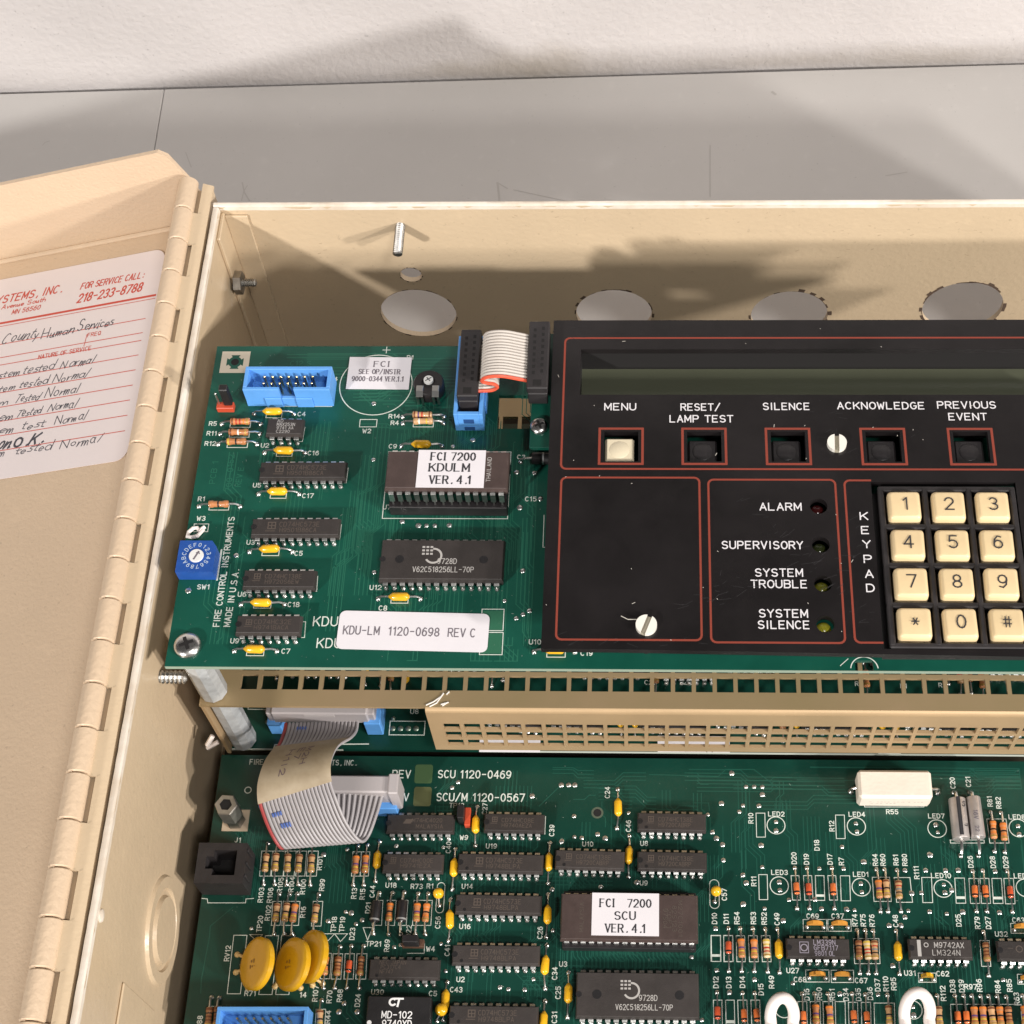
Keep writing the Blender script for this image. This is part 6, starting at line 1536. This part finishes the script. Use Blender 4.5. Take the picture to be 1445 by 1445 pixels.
while x < 135:
    k = rg.random()
    if k < 0.42:
        n = rg.choice((14, 16)); L = (n // 2 - 1) * 2.54
        dip(mbd, n, Vector((x, 208 + rg.uniform(0, 3), 0)), Vector((x + L, 208 + rg.uniform(0, 0.2), 0)), 0, mk=MARK)
        x += L + 6
    elif k < 0.75:
        axial(mbd, 'res', (x, 219), (x, 206), 0, 6, 1.1, rg.choice((RES, RES_B, RES_O)), 'nkr g'); x += 3.6
    else:
        axial(mbd, 'cap', (x + 1, 219), (x + 1, 207), 0, 6.9, 1.2, YEL, name='capacitor'); x += 4.4
x = -126.0
while x < 132:
    k = rg.random(); yy_ = 229 + rg.uniform(-3, 3)
    if k < 0.3:
        n = rg.choice((14, 16)); L = (n // 2 - 1) * 2.54
        dip(mbd, n, Vector((x, yy_, 0)), Vector((x + L, yy_, 0)), 0); x += L + 6
    elif k < 0.8:
        axial(mbd, 'res', (x, yy_ + 8), (x, yy_ - 5), 0, 6, 1.1, rg.choice((RES, RES_B, RES_O)), 'nkr g'); x += 3.6
    else:
        axial(mbd, 'cap', (x + 1, yy_ + 8), (x + 1, yy_ - 4), 0, 6.3, 1.2, YEL, name='capacitor'); x += 6.4
# white paper tags lying on its front edge, just clear of the bracket
for u0, u1, hw in ((676, 762, False), (928, 1030, True)):
    a, b2 = at(u0, 1060.5, 1.0), at(u1, 1061.5, 1.0)
    o = MB().box(a.x, a.y, 0.7, b2.x, a.y + 5.5, 1.0).build('paper_tag', PAPER_W, mbd)
    if hw:
        t = MB(); letters(t, '3C216R', (a.x + b2.x) / 2 - 0.6, a.y + 1.3, 2.2, 1.05, 0, 0.4, width=14, shear=0.3, jitter=0.15)
        t.build('handwriting', INK, o)
# ================================================================ ribbon cables
def smooth_path(P, n=8):
    P = [Vector(p) for p in P]; out = []
    for i in range(len(P) - 1):
        p0, p1, p2, p3 = P[max(i - 1, 0)], P[i], P[i + 1], P[min(i + 2, len(P) - 1)]
        for k in range(n):
            t = k / n
            out.append(0.5 * ((2 * p1) + (p2 - p0) * t + (2 * p0 - 5 * p1 + 4 * p2 - p3) * t * t + (3 * p1 - p0 - 3 * p2 + p3) * t ** 3))
    out.append(P[-1]); return out
rc = thing('ribbon_cable', 'wide grey ribbon cable looping from under the bracket down to the main board', 'cable', tuple(at(440, 1120, 6)))
Lf = [(401, 1021, 9), (398, 1034, 11), (391, 1052, 17), (375, 1075, 23), (365, 1104, 26), (364, 1130, 25), (370, 1152, 20), (381, 1178, 13), (394, 1197, 8), (401, 1188, 4.5), (398, 1165, 6), (384, 1128, 15.5)]
Rt = [(507, 1019, 9), (505, 1031, 11), (497, 1041, 17), (478, 1053, 23), (468, 1074, 26), (467, 1098, 25), (474, 1122, 20), (490, 1160, 13), (510, 1186, 8), (522, 1180, 4.5), (534, 1150, 8), (546, 1113, 15.5)]
LP = smooth_path([at(*p) for p in Lf], 6); RP = smooth_path([at(*p) for p in Rt], 6)
N = 20
for k in range(N):
    t = (k + 0.5) / N
    path = [l_.lerp(r_, t) for l_, r_ in zip(LP, RP)]
    MB().tube(path, 0.55, 7).build('conductor', RIBBON_DR if k == 0 else RIBBON, rc, smooth=True)
v = []; f = []
for i, (l_, r_) in enumerate(zip(LP, RP)):
    a = l_.lerp(r_, 0.025); b2 = l_.lerp(r_, 0.975); v += [a, b2]
    if i: f.append((2 * i - 2, 2 * i - 1, 2 * i + 1, 2 * i))
MB().add(v, f).build('web', RIBBON_GAP, rc, smooth=True)
# the printed, beige stretch between the two bends, a thin sheet over the conductors
i0, i1 = 13, 31
v = []; f = []; nn = 0
for i in range(i0, i1 + 1):
    l_, r_ = LP[i], RP[i]; tx = (r_ - l_).normalized(); ty = (LP[i + 1] - LP[i - 1]).normalized(); nr = tx.cross(ty).normalized()
    if nr.z < 0: nr = -nr
    nrm = nr * 0.62
    v += [l_ + nrm - tx * 0.1, r_ + nrm + tx * 0.1]
    if i > i0: f.append((2 * (i - i0) - 2, 2 * (i - i0) - 1, 2 * (i - i0) + 1, 2 * (i - i0)))
MB().add(v, f).build('beige_stretch', RIBBON_B, rc, smooth=True)
m = MB()
def on_rib(fi, t):
    i = int(fi); l_ = LP[i].lerp(LP[min(i + 1, len(LP) - 1)], fi - i); r_ = RP[i].lerp(RP[min(i + 1, len(RP) - 1)], fi - i)
    tx = (r_ - l_).normalized(); ty = (LP[min(i + 1, len(LP) - 1)] - LP[i - 1]).normalized(); nr = tx.cross(ty).normalized()
    if nr.z < 0: nr = -nr
    return l_.lerp(r_, t) + nr * 0.72
for line, (ta, L) in enumerate(((0.32, 'H1I2'), (0.46, 'E7'), (0.58, 'M2H'))):
    t_ = MB(); letters(t_, L, 0, 0, 2.0, 0, 0, 0.32, width=len(L) * 2.6, align='l')
    m.add([tuple(on_rib(16 + (x_ / 1.25), ta + y_ / 26)) for x_, y_, _ in t_.v], t_.f)
m.build('printing', pm('faded_violet_ink', (0.17, 0.12, 0.14), 0.6), rc)
# blue print on the conductors
m = MB()
for fi, t0 in ((4.0, 0.20), (35.5, 0.14), (39, 0.20)):
    for k in range(4):
        a = on_rib(fi, t0 + k * 0.035); b2 = on_rib(fi + 1.2, t0 + k * 0.035); m.tube([tuple(a), tuple(b2)], 0.3, 5)
m.build('blue_printing', pm('blue_print', (0.09, 0.16, 0.45), 0.5), rc, kind='stuff')
# plugs
a, b2 = at(397, 1021, 9), at(511, 1018, 9); c = (a + b2) / 2
hw = (b2.x - a.x) / 2
m = MB().box(-hw - 2.5, 0.2, 8, hw + 2.5, 6.2, 15.6, 0.5); m.box(-hw - 4.5, 0.8, 4.5, -hw - 2.0, 5.4, 14, 0.4); m.box(hw + 2.0, 0.8, 4.5, hw + 4.5, 5.4, 14, 0.4)
pg = m.build('plug', GREYP, rc, (c.x, c.y, 0))
m = MB().box(-5, 0.1, 13.0, 5, 0.4, 14.8, 0.1); m.build('plug_emblem', pm('plug_relief', (0.46, 0.43, 0.43), 0.45), pg, (c.x, c.y, 0))
MB().box(-hw - 5, 0.0, 0.2, -hw - 0.5, 9, 8.4, 0.3).box(hw + 0.5, 0, 0.2, hw + 6, 9, 9.4, 0.3).build('box_header', BLUE, mbd, (c.x, c.y - 0.6, 0))
a, b2 = at(378, 1136, 8), at(548, 1113, 8); c = (a + b2) / 2
hw = 19.0
pl = at(560, 1118, 12)
m = MB().box(-39, 0.3, 7.6, 0, 6.0, 17.0, 0.5); m.box(-1.6, -0.4, 4.0, 1.6, 6.4, 18.0, 0.4); m.box(-39.4, -0.2, 4.0, -37.4, 6.2, 18.0, 0.4)
ang = 0.0
m.build('plug', GREYP, rc, (at(558, 1118, 12).x, lhy + 0.4, 0))

uc = thing('ribbon_cable', 'short pale ribbon cable with a red edge joining two black plugs beside the panel', 'cable', tuple(at(715, 520, ZU + 12)))
y1 = HC.y + 8.9; y0 = HC.y - 8.9
xa = HC.x + 3.2
pB = at(764, 560, ZU + 20)
xb = -36.6
prof = [(xa, 12.2), (xa + 2.6, 12.0), (xa + 4.6, 12.2), (xa + 6.0, 13.6), (xa + 5.2, 15.4), (xa + 3.2, 16.4), (xa + 1.6, 17.8), (xa + 2.6, 19.8), (xa + 5.2, 20.8), (xa + 8.5, 20.6), (xa + 12.5, 19.0), (xb - 0.5, 17.6)]
P2 = smooth_path([(x, 0, z) for x, z in prof], 5)
for k in range(16):
    yk = y0 + (y1 - y0) * (k + 0.5) / 16
    bow = 0
    MB().tube([(p.x, yk + 0.5 * math.sin(i * 0.12) , ZU + p.z + 0.1 * math.sin(k)) for i, p in enumerate(P2)], 0.56, 7).build('conductor', RIBBON_R if k == 0 else RIBBON_W, uc, smooth=True)
def black_plug(x, y, z, L, name='plug'):
    m = MB().box(-3.0, -L / 2, 0, 3.0, L / 2, 5.6, 0.3); m.box(-3.2, -L / 2, 5.7, 3.2, L / 2, 8.6, 0.35)
    o = m.build(name, BLACK_MATTE, uc, (x, y, z))
    m = MB()
    for r_ in (-1.27, 1.27):
        for k in range(8): m.box(r_ - 0.45, -L / 2 + 5.2 + k * 2.3 + (0.6 if r_ > 0 else 0), 8.55, r_ + 0.45, -L / 2 + 6.4 + k * 2.3 + (0.6 if r_ > 0 else 0), 8.63)
    m.box(-1.3, -L / 2 + 0.9, 8.55, 1.3, -L / 2 + 3.2, 8.63)
    m.build('contact_slots', HOLE, o, (x, y, z), kind='stuff')
    return o
black_plug(HC.x, HC.y + 1.2, ZU + 5.6, 25.4)
black_plug(xb + 2.8, HC.y + 0.6, ZU + 10.6, 25.4)
m = MB(); t_ = MB()
letters(t_, '2E7', 0, 0, 1.8, 0, 0, 0.25); letters(t_, 'B3H', 9, -1.0, 1.8, 0, 0, 0.25)
# ================================================================ white wire loops at the lower edge
def wire_loop(u, v, wpx, label, dz):
    c = at(u, v, 0)
    pts = []
    R = wpx / 2 / 4.75
    for k in range(15):
        a = math.radians(-20 + 220 * k / 14)
        pts.append((c.x + R * math.cos(a), c.y - 3 + R * 0.95 * math.sin(a) * 1.35, 9 + 4 * math.sin(a)))
    pts = [(c.x + R * 0.82, c.y - 34, 3), (c.x + R * 0.9, c.y - 20, 6), (c.x + R * 0.98, c.y - 9, 8)] + pts + [(c.x - R * 0.92, c.y - 12, 8), (c.x - R * 0.8, c.y - 22, 6), (c.x - R * 0.7, c.y - 34, 3)]
    o = MB().tube(smooth_path(pts, 3), 1.75, 10).build('wire_loop', WIREW, None, smooth=True)
    return tag(o, label, 'wire', 'white wire loops over the main board')
wire_loop(1100, 1430, 33, 'thick white wire loop below the chip between the four orange capacitors', 0)
wire_loop(1287, 1425, 36, 'thick white wire loop below the lone yellow capacitor under the right-hand chip', 0)
# tie tails poking out beside the bracket leg
for pts in (((292, 1052, 14), (300, 1038, 16)), ((292, 1056, 12), (308, 1047, 13))):
    o = MB().tube([tuple(at(*p)) for p in pts], 0.8, 6).build('wire_tail', WIREW, brk)
